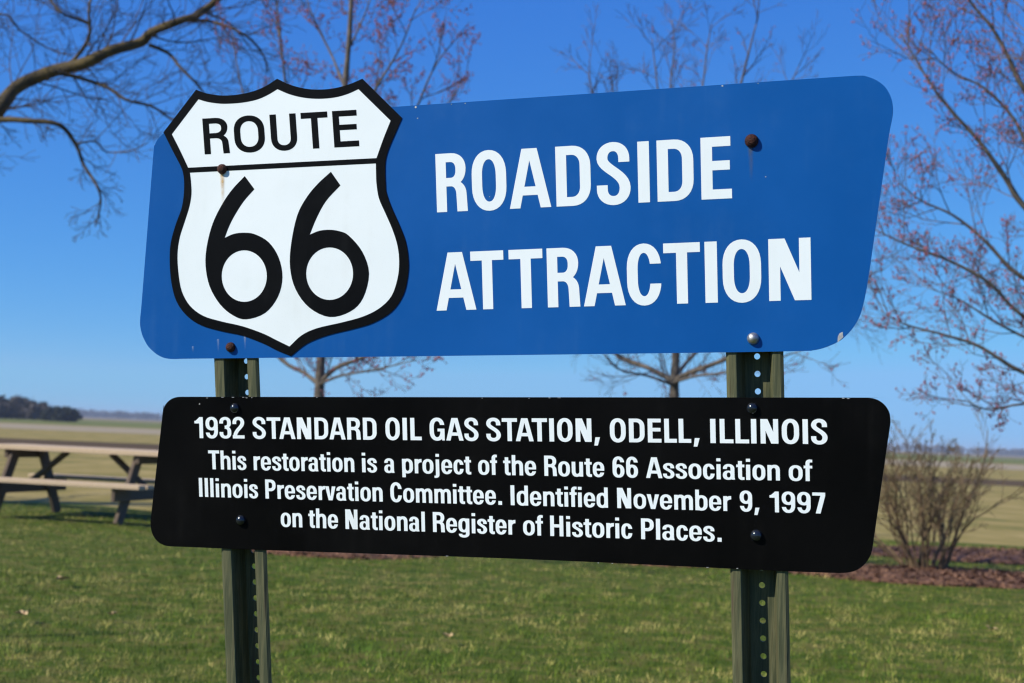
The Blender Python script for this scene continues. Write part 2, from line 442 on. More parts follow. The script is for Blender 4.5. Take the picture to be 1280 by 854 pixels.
# width, left and right side bearing
NAT = {}
for c, w, a, b in [('O', .585, .05, .05), ('C', .56, .05, .03), ('G', .585, .05, .06), ('R', .57, .07, .03), ('P', .53, .07, .03), ('D', .575, .07, .05), ('A', .68, .0, .0),
                   ('S', .555, .035, .035), ('I', .18, .07, .07), ('E', .5, .07, .04), ('L', .46, .07, .0), ('T', .58, .01, .01), ('H', .58, .07, .07), ('N', .60, .07, .07), ('U', .56, .06, .06),
                   ('1', .36, .05, .07), ('2', .5, .03, .03), ('3', .5, .03, .03), ('6', .52, .04, .04), ('7', .5, .03, .02), ('9', .52, .04, .04), (',', .24, .04, .04), ('.', .185, .06, .06),
                   ('a', .5, .03, .05), ('b', .52, .055, .035), ('c', .48, .035, .02), ('d', .52, .035, .055), ('e', .52, .035, .035), ('f', .33, .01, .0), ('g', .52, .035, .055), ('h', .515, .055, .05),
                   ('i', .172, .06, .06), ('j', .235, .02, .06), ('l', .172, .06, .06), ('m', .80, .055, .05), ('n', .515, .055, .05), ('o', .53, .035, .035), ('p', .52, .055, .035), ('r', .34, .055, .0),
                   ('s', .475, .025, .025), ('t', .335, .01, .01), ('u', .515, .05, .055), ('v', .53, .0, .0)]:
    NAT[c] = (w, a, b)

def homography(quad):
    """maps (u, v) of the unit square, v up from the baseline, to pixels; quad = TL, TR, BR, BL"""
    src = [(0, 1), (1, 1), (1, 0), (0, 0)]
    A, B = [], []
    for (u, v), (x, y) in zip(src, quad):
        A.append([u, v, 1, 0, 0, 0, -u * x, -v * x]); B.append(x)
        A.append([0, 0, 0, u, v, 1, -u * y, -v * y]); B.append(y)
    hh = np.linalg.solve(np.array(A, float), np.array(B, float))
    return np.append(hh, 1).reshape(3, 3)
def hmap(H, u, v):
    p = H @ np.array([u, v, 1.0]); return float(p[0] / p[2]), float(p[1] / p[2])
def text_sheet(name, quad, letters, off, material, parent, s=0.18, h=0.145):
    """letters: (char, xl, xr) in pixels at mid height"""
    H = homography(quad); Hi = np.linalg.inv(H)
    lenpx = (math.dist(quad[0], quad[1]) + math.dist(quad[3], quad[2])) / 2
    hpx = (math.dist(quad[0], quad[3]) + math.dist(quad[1], quad[2])) / 2
    asp = lenpx / hpx
    def u_of(x):
        t = (x - quad[3][0]) / (quad[2][0] - quad[3][0])
        yb = quad[3][1] + t * (quad[2][1] - quad[3][1]); yt = quad[0][1] + t * (quad[1][1] - quad[0][1])
        p = Hi @ np.array([x, (yb + yt) / 2, 1.0]); return float(p[0] / p[2])
    V, F = [], []
    for ch, xl, xr in letters:
        u0, u1 = u_of(xl), u_of(xr)
        W = (u1 - u0) * asp
        ss = s if ch not in 'Iil' else W
        pv, pt = region(glyph(ch, W, s, h))
        k = len(V)
        V += [on_sign(*hmap(H, u0 + x / asp, y), off) for x, y in pv]
        F += [[k + i for i in t[::-1]] for t in pt]
    return mesh_obj(name, V, F, material, parent)
def words(quad, ws):
    """ws: (word, xl, xr) -> letters with natural spacing scaled to the measured width of each word"""
    out = []
    for w, xl, xr in ws:
        pos, x = [], 0
        for i, ch in enumerate(w):
            wd, a, b = NAT[ch]
            if i: x += a
            if i and w[i - 1:i + 1] in ('TA', 'AT'): x -= .07
            pos.append((ch, x, x + wd)); x += wd + b
        end = pos[-1][2]
        out += [(ch, xl + (xr - xl) * p / end, xl + (xr - xl) * q / end) for ch, p, q in pos]
    return out

def smooth_closed(pts, corners=(), n=5):
    """closed Catmull-Rom through pts; indices in corners stay sharp"""
    N = len(pts); out = []
    for i in range(N):
        p1, p2 = pts[i], pts[(i + 1) % N]
        p0 = pts[(i - 1) % N] if i not in corners else (2 * p1[0] - p2[0], 2 * p1[1] - p2[1])
        p3 = pts[(i + 2) % N] if (i + 1) % N not in corners else (2 * p2[0] - p1[0], 2 * p2[1] - p1[1])
        for k in range(n):
            t = k / n
            f = lambda a, b, c, d: 0.5 * (2 * b + (c - a) * t + (2 * a - 5 * b + 4 * c - d) * t * t + (3 * b - a - 3 * c + d) * t**3)
            out.append((f(p0[0], p1[0], p2[0], p3[0]), f(p0[1], p1[1], p2[1], p3[1])))
    return out
def plate(name, ops, front, back, mats, parent):
    """solid plate between two offsets of the sign plane; outline in pixels, taken at the front face"""
    pv, pt = region(ops)
    n = len(pv)
    fr = [on_sign(x, y, front) for x, y in pv]
    V = fr + [p + (front - back) * S_N for p in fr]
    F = [t[::-1] for t in pt] + [[n + i for i in t] for t in pt]
    mi = [0] * len(pt) + [1] * len(pt)
    cnt = {}
    for t in pt:
        for a, b in zip(t, t[1:] + t[:1]): cnt[(a, b)] = 1
    for a, b in cnt:
        if (b, a) not in cnt:
            F.append([a, b, n + b, n + a]); mi.append(1)
    o = mesh_obj(name, V, F, mats, parent, mi=mi)
    return o
def sheet(name, ops, off, material, parent):
    pv, pt = region(ops)
    return mesh_obj(name, [on_sign(x, y, off) for x, y in pv], [t[::-1] for t in pt], material, parent)

# ================================================================== THE SETTING
def grid_sheet(name, poly, z, material):
    V = [(x, y, z) for x, y in poly]
    return tag(mesh_obj(name, V, [list(range(len(V)))], material), kind='structure')
ground_o = grid_sheet('ground', [(-6000, -3000), (6000, -3000), (6000, 9000), (-6000, 9000)], 0.0, M_field)

def lawn_edge(x):  # far edge of the lawn
    return 17.4 + 0.03 * x + 0.5 * math.sin(x * 0.7) + 0.25 * math.sin(x * 2.3 + 1)
xs = np.linspace(-40, 40, 161)
V = [(x, -25, 0.004) for x in xs] + [(x, lawn_edge(x), 0.004) for x in xs]
n = len(xs)
tag(mesh_obj('lawn', V, [[i, i + 1, n + i + 1, n + i] for i in range(n - 1)], M_lawn), kind='structure')
def band(name, yl0, yl1, yr0, yr1, z, m, seed):
    """strip across the view: near/far distance at x=-300 and at x=+300"""
    rng = random.Random(seed)
    X = np.linspace(-700, 700, 141)
    f = lambda a, b, x: a + (b - a) * (x + 300) / 600
    V = [(x, f(yl0, yr0, x) + rng.uniform(-.4, .4), z) for x in X] + [(x, f(yl1, yr1, x) + rng.uniform(-.6, .6), z) for x in X]
    return tag(mesh_obj(name, V, [[i, i + 1, 141 + i + 1, 141 + i] for i in range(140)], m), kind='structure')
band('ploughed_strip', 48, 61, 52, 62, 0.004, M_plough, 1)
band('road', 84, 120, 118, 180, 0.004, M_road, 2)
band('green_field', 128, 330, 195, 420, 0.004, M_verge, 3)
grid_sheet('far_field', [(-6000, 430), (6000, 430), (6000, 9000), (-6000, 9000)], 0.03,
           ramp_material('far_soil', [(0.3, (0.17, 0.14, 0.085)), (0.7, (0.25, 0.20, 0.13))], 0.01, detail=8, stretch=(1, 4, 1)))

# mulch: beds with loose chips
def mulch_bed(name, outline, seed, count, label=None):
    rng = random.Random(seed)
    cx = sum(p[0] for p in outline) / len(outline); cy = sum(p[1] for p in outline) / len(outline)
    V = [(cx, cy, 0.055)]; F = []
    rings = [(1.0, 0.006), (0.93, 0.03), (0.6, 0.05)]
    N = len(outline)
    for sc, z in rings:
        for x, y in outline:
            V.append((cx + (x - cx) * sc, cy + (y - cy) * sc, z + rng.uniform(0, .012) * (sc < 1)))
    for r in range(2):
        for i in range(N):
            j = (i + 1) % N
            F.append([1 + r * N + i, 1 + r * N + j, 1 + (r + 1) * N + j, 1 + (r + 1) * N + i])
    for i in range(N): F.append([1 + 2 * N + i, 1 + 2 * N + (i + 1) % N, 0])
    nb = len(F)
    for _ in range(count):
        a = rng.randrange(N); t = rng.random() ** .5 * 1.04
        b = rng.random()
        ox = outline[a][0] * (1 - b) + outline[(a + 1) % N][0] * b; oy = outline[a][1] * (1 - b) + outline[(a + 1) % N][1] * b
        x, y = cx + (ox - cx) * t, cy + (oy - cy) * t
        z = 0.012 + 0.045 * max(0, min(1, (1 - t) / .3)) + rng.uniform(0, .02)
        L, w = rng.uniform(.025, .07), rng.uniform(.008, .02)
        th, ti = rng.uniform(0, 6.3), rng.uniform(-.6, .6)
        u = Vector((math.cos(th), math.sin(th), ti)).normalized() * L / 2
        v = Vector((-math.sin(th), math.cos(th), rng.uniform(-.5, .5))).normalized() * w / 2
        p = Vector((x, y, z)); k = len(V)
        V += [p - u - v, p + u - v, p + u + v, p - u + v]; F.append([k, k + 1, k + 2, k + 3])
    mi = [0] * nb + [1] * (len(F) - nb)
    o = mesh_obj(name, V, F, [M_mulch, M_mulchchip], mi=mi)
    return tag(o, kind='structure')
def blob(cx, cy, rx, ry, seed, n=40, amp=.08):
    rng = random.Random(seed); ph = [rng.uniform(0, 6.3) for _ in range(4)]
    return [(cx + rx * math.cos(t) * (1 + amp * math.sin(3 * t + ph[0]) + amp * .6 * math.sin(7 * t + ph[1])),
             cy + ry * math.sin(t) * (1 + amp * math.sin(2 * t + ph[2]) + amp * .6 * math.sin(5 * t + ph[3]))) for t in [2 * math.pi * i / n for i in range(n)]]
BUSH = ground(1158, 719)
mulch_bed('mulch_bed', blob(BUSH.x + .05, BUSH.y - .34, 1.25, .66, 5), 11, 3500)
S0, S1 = ground(1060, 690), ground(1300, 692)
mulch_bed('mulch_bed', blob((S0.x + S1.x) / 2 + 1.0, 15.1, 2.3, .95, 6, n=60, amp=.04), 12, 4500)
TREE_B = ground(399, 694); TREE_C = ground(846, 704)
mulch_bed('mulch_bed', blob(TREE_B.x + .1, TREE_B.y + .35, .85, .62, 7), 13, 2000)
mulch_bed('mulch_bed', blob(TREE_C.x, TREE_C.y + .1, .8, .6, 8), 14, 1500)

# the air: even haze in which the far tree line fades
def haze_box():
    x0, x1, y0, y1, z0, z1 = -2600, 2600, -60, 3200, -1.0, 14.0
    V = [(x, y, z) for z in (z0, z1) for y in (y0, y1) for x in (x0, x1)]
    F = [[0, 2, 3, 1], [4, 5, 7, 6], [0, 1, 5, 4], [2, 6, 7, 3], [0, 4, 6, 2], [1, 3, 7, 5]]
    m = bpy.data.materials.new('haze'); m.use_nodes = True
    n, l = m.node_tree.nodes, m.node_tree.links
    n.remove(n['Principled BSDF'])
    v = n.new('ShaderNodeVolumePrincipled'); v.inputs['Density'].default_value = 0.00035; v.inputs['Color'].default_value = (0.75, 0.85, 1, 1)
    l.new(v.outputs[0], n['Material Output'].inputs['Volume'])
    tag(mesh_obj('haze', V, F, m), kind='stuff')
haze_box()

# ------------------------------------------------------------------ grass blades on the lawn
def make_grass():
    rng = np.random.default_rng(4)
    P = []
    for z0, z1, dens in ((3.5, 7, 3000), (7, 10, 2200), (10, 18, 1000)):
        hw = z1 * .40 + 1.0
        nn = int((z1 - z0) * 2 * hw * dens)
        x = rng.uniform(-hw, hw, nn); y = rng.uniform(z0, z1, nn)
        P.append(np.stack([x, y], 1))
    P = np.concatenate(P)
    x, y = P[:, 0], P[:, 1]
    keep = y < 17.2 + .03 * x + .5 * np.sin(x * .7)
    for bx, by, rx, ry in ((BUSH.x + .05, BUSH.y - .34, 1.2, .62), ((S0.x + S1.x) / 2 + 1.0, 15.1, 2.25, .9), (TREE_B.x + .1, TREE_B.y + .35, .8, .57), (TREE_C.x, TREE_C.y + .1, .75, .55)):
        keep &= ((x - bx) / rx) ** 2 + ((y - by) / ry) ** 2 > 1
    P = P[keep]; x, y = P[:, 0], P[:, 1]
    # clumps: smooth random fields from summed waves
    def fieldn(sc, seed):
        r = np.random.default_rng(seed); f = np.zeros(len(x))
        for _ in range(14):
            a = r.uniform(0, 6.28); k = sc * r.uniform(.5, 1.8); f += np.sin(k * (x * np.cos(a) + y * np.sin(a)) + r.uniform(0, 6.28))
        return f / 3.0
    f1, f2, f3 = fieldn(2.2, 1), fieldn(7.0, 2), fieldn(22.0, 3)
    f4, f5 = fieldn(38.0, 4), fieldn(14.0, 5)
    dry = np.clip(.36 + .12 * f1 + .17 * f2 + .20 * f3 + .12 * f4 + rng.normal(0, .18, len(x)), 0, 1)
    tuft = np.clip(.5 + .30 * f5 + .30 * f3, 0, 1.4)
    lush = np.clip(.5 - .25 * f1 + .28 * f2, 0, 1)
    L = rng.uniform(.018, .042, len(x)) * (.50 + .70 * lush * tuft + .45 * tuft) * (1 - .15 * dry)
    w = rng.uniform(.0020, .0038, len(x)) * (1 + .05 * y)
    th = rng.uniform(0, 6.283, len(x)); lean = np.abs(rng.normal(0, .95, len(x))) + .30 * dry
    lt = rng.uniform(0, 6.283, len(x))
    dx, dy = np.cos(th) * w / 2, np.sin(th) * w / 2
    tx, ty, tz = L * np.sin(np.minimum(lean, 1.45)) * np.cos(lt), L * np.sin(np.minimum(lean, 1.45)) * np.sin(lt), L * np.cos(np.minimum(lean, 1.45))
    N = len(x)
    V = np.empty((N, 3, 3), np.float32)
    V[:, 0] = np.stack([x - dx, y - dy, np.full(N, .004)], 1)
    V[:, 1] = np.stack([x + dx, y + dy, np.full(N, .004)], 1)
    V[:, 2] = np.stack([x + tx, y + ty, .006 + tz], 1)
    g0 = np.array([.046, .088, .004]); g1 = np.array([.190, .262, .014]); d0 = np.array([.22, .19, .035]); d1 = np.array([.50, .42, .13])
    a = rng.random(N)[:, None]
    green = g0 + (g1 - g0) * a
    tan = d0 + (d1 - d0) * a
    k = np.clip((dry - .30) / .45, 0, 1)[:, None]
    vivid = np.clip((lush * tuft - .35) / .4, 0, 1)[:, None] * .6
    green = green * (1 - vivid) + np.array([.060, .165, .010]) * (.7 + .6 * a) * vivid
    colr = (green * (1 - k) + tan * k) * np.clip(.96 + .16 * f4 + .13 * f2, .55, 1.35)[:, None]
    me = bpy.data.meshes.new('grass')
    me.vertices.add(N * 3); me.vertices.foreach_set('co', V.reshape(-1))
    me.loops.add(N * 3); me.loops.foreach_set('vertex_index', np.arange(N * 3, dtype=np.int32))
    me.polygons.add(N); me.polygons.foreach_set('loop_start', np.arange(0, N * 3, 3, dtype=np.int32))
    me.update(calc_edges=True)
    at_ = me.attributes.new('tint', 'FLOAT_COLOR', 'FACE')
    c4 = np.ones((N, 4), np.float32); c4[:, :3] = colr
    at_.data.foreach_set('color', c4.reshape(-1))
    me.materials.append(M_blade)
    return tag(link('grass', me), 'short green and straw coloured grass blades covering the lawn', 'grass', kind='stuff')
make_grass()

# ================================================================== FAR WOODS
def scatter_crown(V, F, rng, c, rx, rz, n, size, ry=None):
    ry = ry or rx
    for _ in range(n):
        while True:
            a, b, d = rng.uniform(-1, 1), rng.uniform(-1, 1), rng.uniform(-1, 1)
            if a * a + b * b + d * d < 1: break
        p = Vector((c[0] + a * rx, c[1] + b * ry, c[2] + d * rz))
        k = len(V)
        for _ in range(3):
            V.append(p + Vector((rng.uniform(-1, 1), rng.uniform(-1, 1), rng.uniform(-1, 1))) * size)
        F.append([k, k + 1, k + 2])
def woods(name, spots, m, label, seed, n=110, size=.8):
    rng = random.Random(seed); V, F = [], []
    for x, y, r, hgt in spots:
        scatter_crown(V, F, rng, (x, y, hgt * .55), r, hgt * .48, n, size)
        k = len(V)
        V += [(x - .25, y, 0), (x + .25, y, 0), (x + .12, y, hgt * .7), (x - .12, y, hgt * .7)]; F.append([k, k + 1, k + 2, k + 3])
    return tag(mesh_obj(name, V, F, m), label, 'woodland', kind='stuff')
rng = random.Random(21)
sp = []
for i in range(95):
    px = rng.uniform(-130, 66); d = rng.uniform(235, 285)
    p = at(px, 500, d); hgt = rng.uniform(2.6, 3.5) * (1.0 + .10 * math.sin(px * .07))
    sp.append((p.x, p.y, rng.uniform(.9, 1.7), hgt))
woods('bare_woodland', sp, M_wood_far, 'clump of bare brown trees at the far left edge of the fields', 22)
sp = []
for i in range(26):
    px = rng.uniform(60, 98); d = rng.uniform(225, 240); p = at(px, 500, d)
    sp.append((p.x, p.y, rng.uniform(.6, 1.0), rng.uniform(1.7, 2.3) if px < 92 else 1.6))
woods('evergreen_clump', sp, M_ever, 'low dark evergreen trees at the right end of the far bare clump', 23, n=130, size=.5)
sp = []
for i in range(420):
    x = rng.uniform(-900, 900); sp.append((x, 1250 + rng.uniform(-60, 200) + .25 * abs(x), rng.uniform(5, 12), rng.uniform(3.0, 7.5)))
woods('distant_tree_line', sp, M_wood_far, 'thin grey line of distant trees along the horizon', 24, n=60, size=2.2)

# ================================================================== TREES
def tube(V, F, pts, radii, n):
    k0 = len(V); prev = None
    for i, p in enumerate(pts):
        a = pts[max(0, i - 1)]; b = pts[min(len(pts) - 1, i + 1)]
        d = (b - a).normalized() if (b - a).length > 1e-9 else Vector((0, 0, 1))
        if prev is None:
            u = d.cross(Vector((0, 0, 1)) if abs(d.z) < .9 else Vector((1, 0, 0))).normalized()
        else:
            u = (prev - d * prev.dot(d)).normalized()
        prev = u; w = d.cross(u)
        for k in range(n):
            t = 2 * math.pi * k / n
            V.append(p + (u * math.cos(t) + w * math.sin(t)) * radii[i])
    for i in range(len(pts) - 1):
        for k in range(n):
            a = k0 + i * n + k; b = k0 + i * n + (k + 1) % n
            F.append([a, b, b + n, a + n])
    k = len(V); V.append(pts[-1])
    for j in range(n): F.append([k0 + (len(pts) - 1) * n + j, k0 + (len(pts) - 1) * n + (j + 1) % n, k])
def rvec(rng): return Vector((rng.gauss(0, 1), rng.gauss(0, 1), rng.gauss(0, 1)))
class Tree:
    def __init__(s, seed): s.rng = random.Random(seed); s.limbs = []; s.twigs = []; s.buds = []
    def grow(s, p, d, L, r, lvl, top, wob=.22, trop=.06, kids=5, ang=.75, ratio=.55, bud=0.0, rmin=.0015, first=.2):
        rng = s.rng
        nseg = max(4, min(10, int(L / .10)))
        step = L / nseg; pts = [p.copy()]; rr = [r]; d = d.normalized()
        for i in range(nseg):
            d = (d + rvec(rng) * wob * .5 + Vector((0, 0, trop))).normalized()
            pts.append(pts[-1] + d * step)
            rr.append(max(rmin, r * (1 - .72 * (i + 1) / nseg)))
        s.twigs.append((pts, rr, 3 if r < .012 else 6))
        s.kids(pts, rr, L, lvl, top, wob, trop, kids, ang, ratio, bud, rmin, first)
    def kids(s, pts, rr, L, lvl, top, wob, trop, kids, ang, ratio, bud, rmin, first=.2):
        rng = s.rng; n = len(pts) - 1
        if bud and lvl >= top - 1:
            for i in range(1, n + 1):
                if rng.random() < bud: s.buds.append(pts[i] + rvec(rng) * .008)
        if lvl >= top: return
        for j in range(kids):
            t = first + (1 - first) * (j + rng.random()) / kids
            f = t * n; i = min(n - 1, int(f)); q = pts[i].lerp(pts[i + 1], f - i); r = rr[i] * (1 - (f - i)) + rr[i + 1] * (f - i)
            d = (pts[i + 1] - pts[i]).normalized()
            side = d.cross(rvec(rng)).normalized()
            a = ang * rng.uniform(.6, 1.25)
            s.grow(q, d * math.cos(a) + side * math.sin(a), L * ratio * rng.uniform(.6, 1.2) * (1.15 - .55 * t), max(rmin, r * .62), lvl + 1, top, wob, trop, max(2, kids - 1), ang, ratio, bud, rmin)
    def limb(s, ctrl, r0, r1, kids=0, klen=.8, kang=.8, top=2, trop=.03, bud=0.0, ratio=.55, sub=4, wob=.22, sides=8, krad=None, rmin=.0015):
        """smooth limb through world points with twigs along it"""
        pts = []
        N = len(ctrl)
        for i in range(N - 1):
            p0 = ctrl[max(0, i - 1)]; p1 = ctrl[i]; p2 = ctrl[i + 1]; p3 = ctrl[min(N - 1, i + 2)]
            for k in range(4):
                t = k / 4
                pts.append(.5 * (2 * p1 + (p2 - p0) * t + (2 * p0 - 5 * p1 + 4 * p2 - p3) * t * t + (3 * p1 - p0 - 3 * p2 + p3) * t**3))
        pts.append(ctrl[-1])
        m = len(pts); rng = s.rng
        rr = [(r0 + (r1 - r0) * i / (m - 1)) * rng.uniform(.93, 1.08) for i in range(m)]
        s.limbs.append((pts, rr, sides))
        for j in range(kids):
            f = (j + rng.random()) / kids * (m - 1); i = min(m - 2, int(f)); q = pts[i].lerp(pts[i + 1], f - i)
            d = (pts[i + 1] - pts[i]).normalized(); side = d.cross(rvec(rng)).normalized(); a = kang * rng.uniform(.6, 1.3)
            s.grow(q, d * math.cos(a) + side * math.sin(a), klen * rng.uniform(.5, 1.2), (krad or rr[i] * .42) * rng.uniform(.6, 1), 0, top, wob, trop, sub, .75, ratio, bud, rmin)
        return pts
    def build(s, name, loc, label, mt, mw, group=None, mbud=None, budsize=.011, wide=(1, 1, 1.3)):
        root = thing(name, loc, label, 'tree', group)
        V, F = [], []
        for p, r, n in s.limbs: tube(V, F, p, r, n)
        mesh_obj('trunk', V, F, mt, root, smooth=True)
        V, F = [], []
        for p, r, n in s.twigs: tube(V, F, p, r, n)
        cr = mesh_obj('crown', V, F, mw, root)
        if s.buds and mbud:
            V, F = [], []
            for b in s.buds:
                z = budsize * s.rng.uniform(.6, 1.3); k = len(V)
                V += [b + Vector(v) * z for v in ((1, 0, 0), (0, 1, 0), (-1, 0, 0), (0, -1, 0), (0, 0, 1.4), (0, 0, -1.2))]
                F += [[k, k + 1, k + 4], [k + 1, k + 2, k + 4], [k + 2, k + 3, k + 4], [k + 3, k, k + 4], [k + 1, k, k + 5], [k + 2, k + 1, k + 5], [k + 3, k + 2, k + 5], [k, k + 3, k + 5]]
            o = mesh_obj('buds', V, F, mbud, cr)
            o['kind'] = 'stuff'
        return root

# big old tree beyond the left edge whose limb arches into the picture
class OldTree(Tree):
    def limb(s, ctrl, r0, r1, **k):
        for q in ('klen', 'krad'):
            if q in k: k[q] *= (1.75 if q == 'klen' else 1.1)
        return Tree.limb(s, ctrl, r0 * 1.22, r1 * 1.22, rmin=.0025, **k)
T = OldTree(31)
Z = 15.0
base = Vector((-8.7, 16.4, 0))
zz = lambda i: Z + .25 * math.sin(i * 1.3)
def pl(*pts, dz=0.0, slope=0.0): return [at(x, y, Z + dz + slope * i + .12 * math.sin(i * 1.7 + dz * 5)) for i, (x, y) in enumerate(pts)]
T.limb([base - Vector((0, 0, .1)), base + Vector((.02, 0, .8)), base + Vector((-.03, .05, 1.7)), base + Vector((.05, .1, 2.6)), base + Vector((.1, .2, 4.2)), base + Vector((0, .3, 6.0)), base + Vector((.15, .35, 7.6)), base + Vector((.1, .5, 9.4))], .25, .018, kids=7, klen=1.8, top=3, trop=.1)
st = base + Vector((.0, .06, 1.9))
T.limb([st] + pl((-180, 290), (-80, 205), (-20, 155), (0, 135), (21, 109), (63, 90), (105, 79), (140, 63), (176, 53), (190, 40), (225, 26), (246, 19), (267, 4), (300, -25), (350, -60)), .078, .020, kids=41, klen=.62, top=2, krad=.011, trop=.03, sub=5, wob=.24)
T.limb(pl((225, 26), (255, 26), (281, 32), (309, 46), (328, 67), (335, 90)), .017, .006, kids=12, klen=.42, top=2, krad=.006)
T.limb(pl((186, 56), (211, 67), (225, 84), (246, 105), (262, 125), (285, 140), dz=.05), .018, .006, kids=12, klen=.4, top=2, krad=.006)
T.limb(pl((70, 91), (98, 97), (133, 109), (158, 125), (190, 133), (214, 149), (245, 165), dz=-.1), .020, .007, kids=19, klen=.45, top=2, krad=.007)
T.limb(pl((84, 84), (102, 63), (112, 42), (111, 14), (116, -10), (130, -50), dz=.1), .018, .008, kids=12, klen=.5, top=2, krad=.007)
T.limb(pl((111, 30), (102, 26), (77, 16), (63, 0), (40, -25), (20, -40), dz=.2), .014, .008, kids=9, klen=.5, top=2, krad=.007)
T.limb([base + Vector((.02, .05, 1.75))] + pl((-170, 250), (-60, 160), (0, 150), (35, 151), (74, 156), (95, 181), (105, 207), (121, 232), (126, 253), (119, 283), dz=-.3), .034, .006, kids=25, klen=.24, top=2, krad=.006, trop=-.01)
T.limb(pl((95, 180), (119, 177), (133, 190), (165, 188), (185, 178), dz=-.3), .009, .004, kids=10, klen=.35, top=1, krad=.005)
T.limb(pl((-60, 60), (0, 18), (25, 38), (60, 60), (90, 70), dz=.5), .012, .004, kids=12, klen=.5, top=2, krad=.006)
T.limb([base + Vector((.05, .1, 2.6))] + pl((-160, 60), (-60, -10), (20, -30), (140, -60), dz=.6), .05, .015, kids=25, klen=.7, top=2, krad=.01, trop=-.04)
T.limb([base + Vector((-.03, .05, 2.2)), base + Vector((-.8, .3, 3.0)), base + Vector((-2.0, .6, 3.9))], .09, .03, kids=9, klen=1.2, top=2)
T.build('old_tree', base, 'large bare old tree whose mossy limb arches in from the left edge', M_bark_moss, M_twig_dark)

# slender sapling left of the viewpoint: only its thin shadow reaches the lower left of the picture
T = Tree(47)
_g = ground(170, 794); _k = 5.8 / to_sun.z
sb = Vector((_g.x + to_sun.x * _k, _g.y + to_sun.y * _k, 0))
T.limb([sb - Vector((0, 0, .05)), sb + Vector((.03, 0, 1.5)), sb + Vector((-.02, .05, 3.0)), sb + Vector((.05, .02, 4.6)), sb + Vector((.0, .05, 5.8))], .05, .012, kids=9, klen=.7, top=1, krad=.008, trop=.1)
T.build('maple_tree', sb, 'slender bare sapling whose thin shadow lies on the lawn at lower left', M_bark, M_twig, 'young maples on the lawn')

# young maple behind the shield
def young_tree(seed, base, ctrl_px, z, r0, r1, branches, label, mt, mw, bud, group, tops=2, klen=1.0, extra=()):
    T = Tree(seed)
    trunk = [base - Vector((0, 0, .05)), base + Vector((0, 0, .5))] + [at(x, y, z) for x, y in ctrl_px]
    T.limb(trunk, r0, r1, kids=0, sides=10)
    for pts, ra, rb, kids, kl in branches:
        T.limb([at(x, y, z + dzz) for x, y, dzz in pts], ra, rb, kids=int(kids * 1.3), klen=kl, top=tops, krad=ra * .34, bud=bud, trop=.07, sides=6, ratio=.6, sub=5)
    return T.build('maple_tree', base, label, mt, mw, group, M_bud, budsize=.0075)
zb = (TREE_B - CAM).dot(fwd); zc = (TREE_C - CAM).dot(fwd)
young_tree(41, TREE_B, [(399, 600), (399, 500), (400, 470), (404, 400), (412, 300), (422, 200), (431, 110), (437, 40), (440, -20), (444, -70)], zb, .058, .014,
    [([(400, 482, 0), (380, 466, .2), (352, 450, .4), (310, 400, .6), (280, 330, .7), (255, 260, .8)], .022, .006, 9, .6),
     ([(401, 478, 0), (420, 460, -.2), (455, 446, -.3), (500, 420, -.5), (545, 370, -.5), (575, 330, -.6)], .022, .006, 10, .6),
     ([(400, 480, 0), (425, 470, -.6), (470, 462, -1.0), (520, 450, -1.3)], .013, .004, 8, .45),
     ([(404, 400, 0), (430, 350, .3), (460, 280, .5), (490, 210, .6), (515, 150, .7), (540, 90, .7), (560, 60, .7)], .024, .005, 12, .6),
     ([(408, 340, 0), (390, 270, -.3), (372, 200, -.5), (360, 130, -.6), (352, 60, -.7), (346, 0, -.7)], .024, .005, 12, .6),
     ([(422, 200, 0), (440, 160, -.4), (470, 110, -.6), (500, 60, -.7), (520, 10, -.8)], .018, .004, 11, .5),
     ([(431, 110, 0), (415, 70, .3), (395, 30, .4), (380, -10, .5)], .014, .004, 10, .5),
     ([(437, 60, 0), (455, 20, .2), (470, -20, .3)], .010, .004, 8, .5),
     ([(410, 320, 0), (470, 240, 1.0), (520, 180, 1.4), (560, 130, 1.6), (585, 90, 1.7)], .018, .004, 10, .5),
     ([(408, 330, 0), (350, 250, 1.0), (320, 180, 1.3), (300, 100, 1.5), (290, 40, 1.6)], .018, .004, 10, .5)],
    'young maple with red buds behind the white shield, its leader rising above the shield', M_bark, M_twig, .42, 'young maples on the lawn')
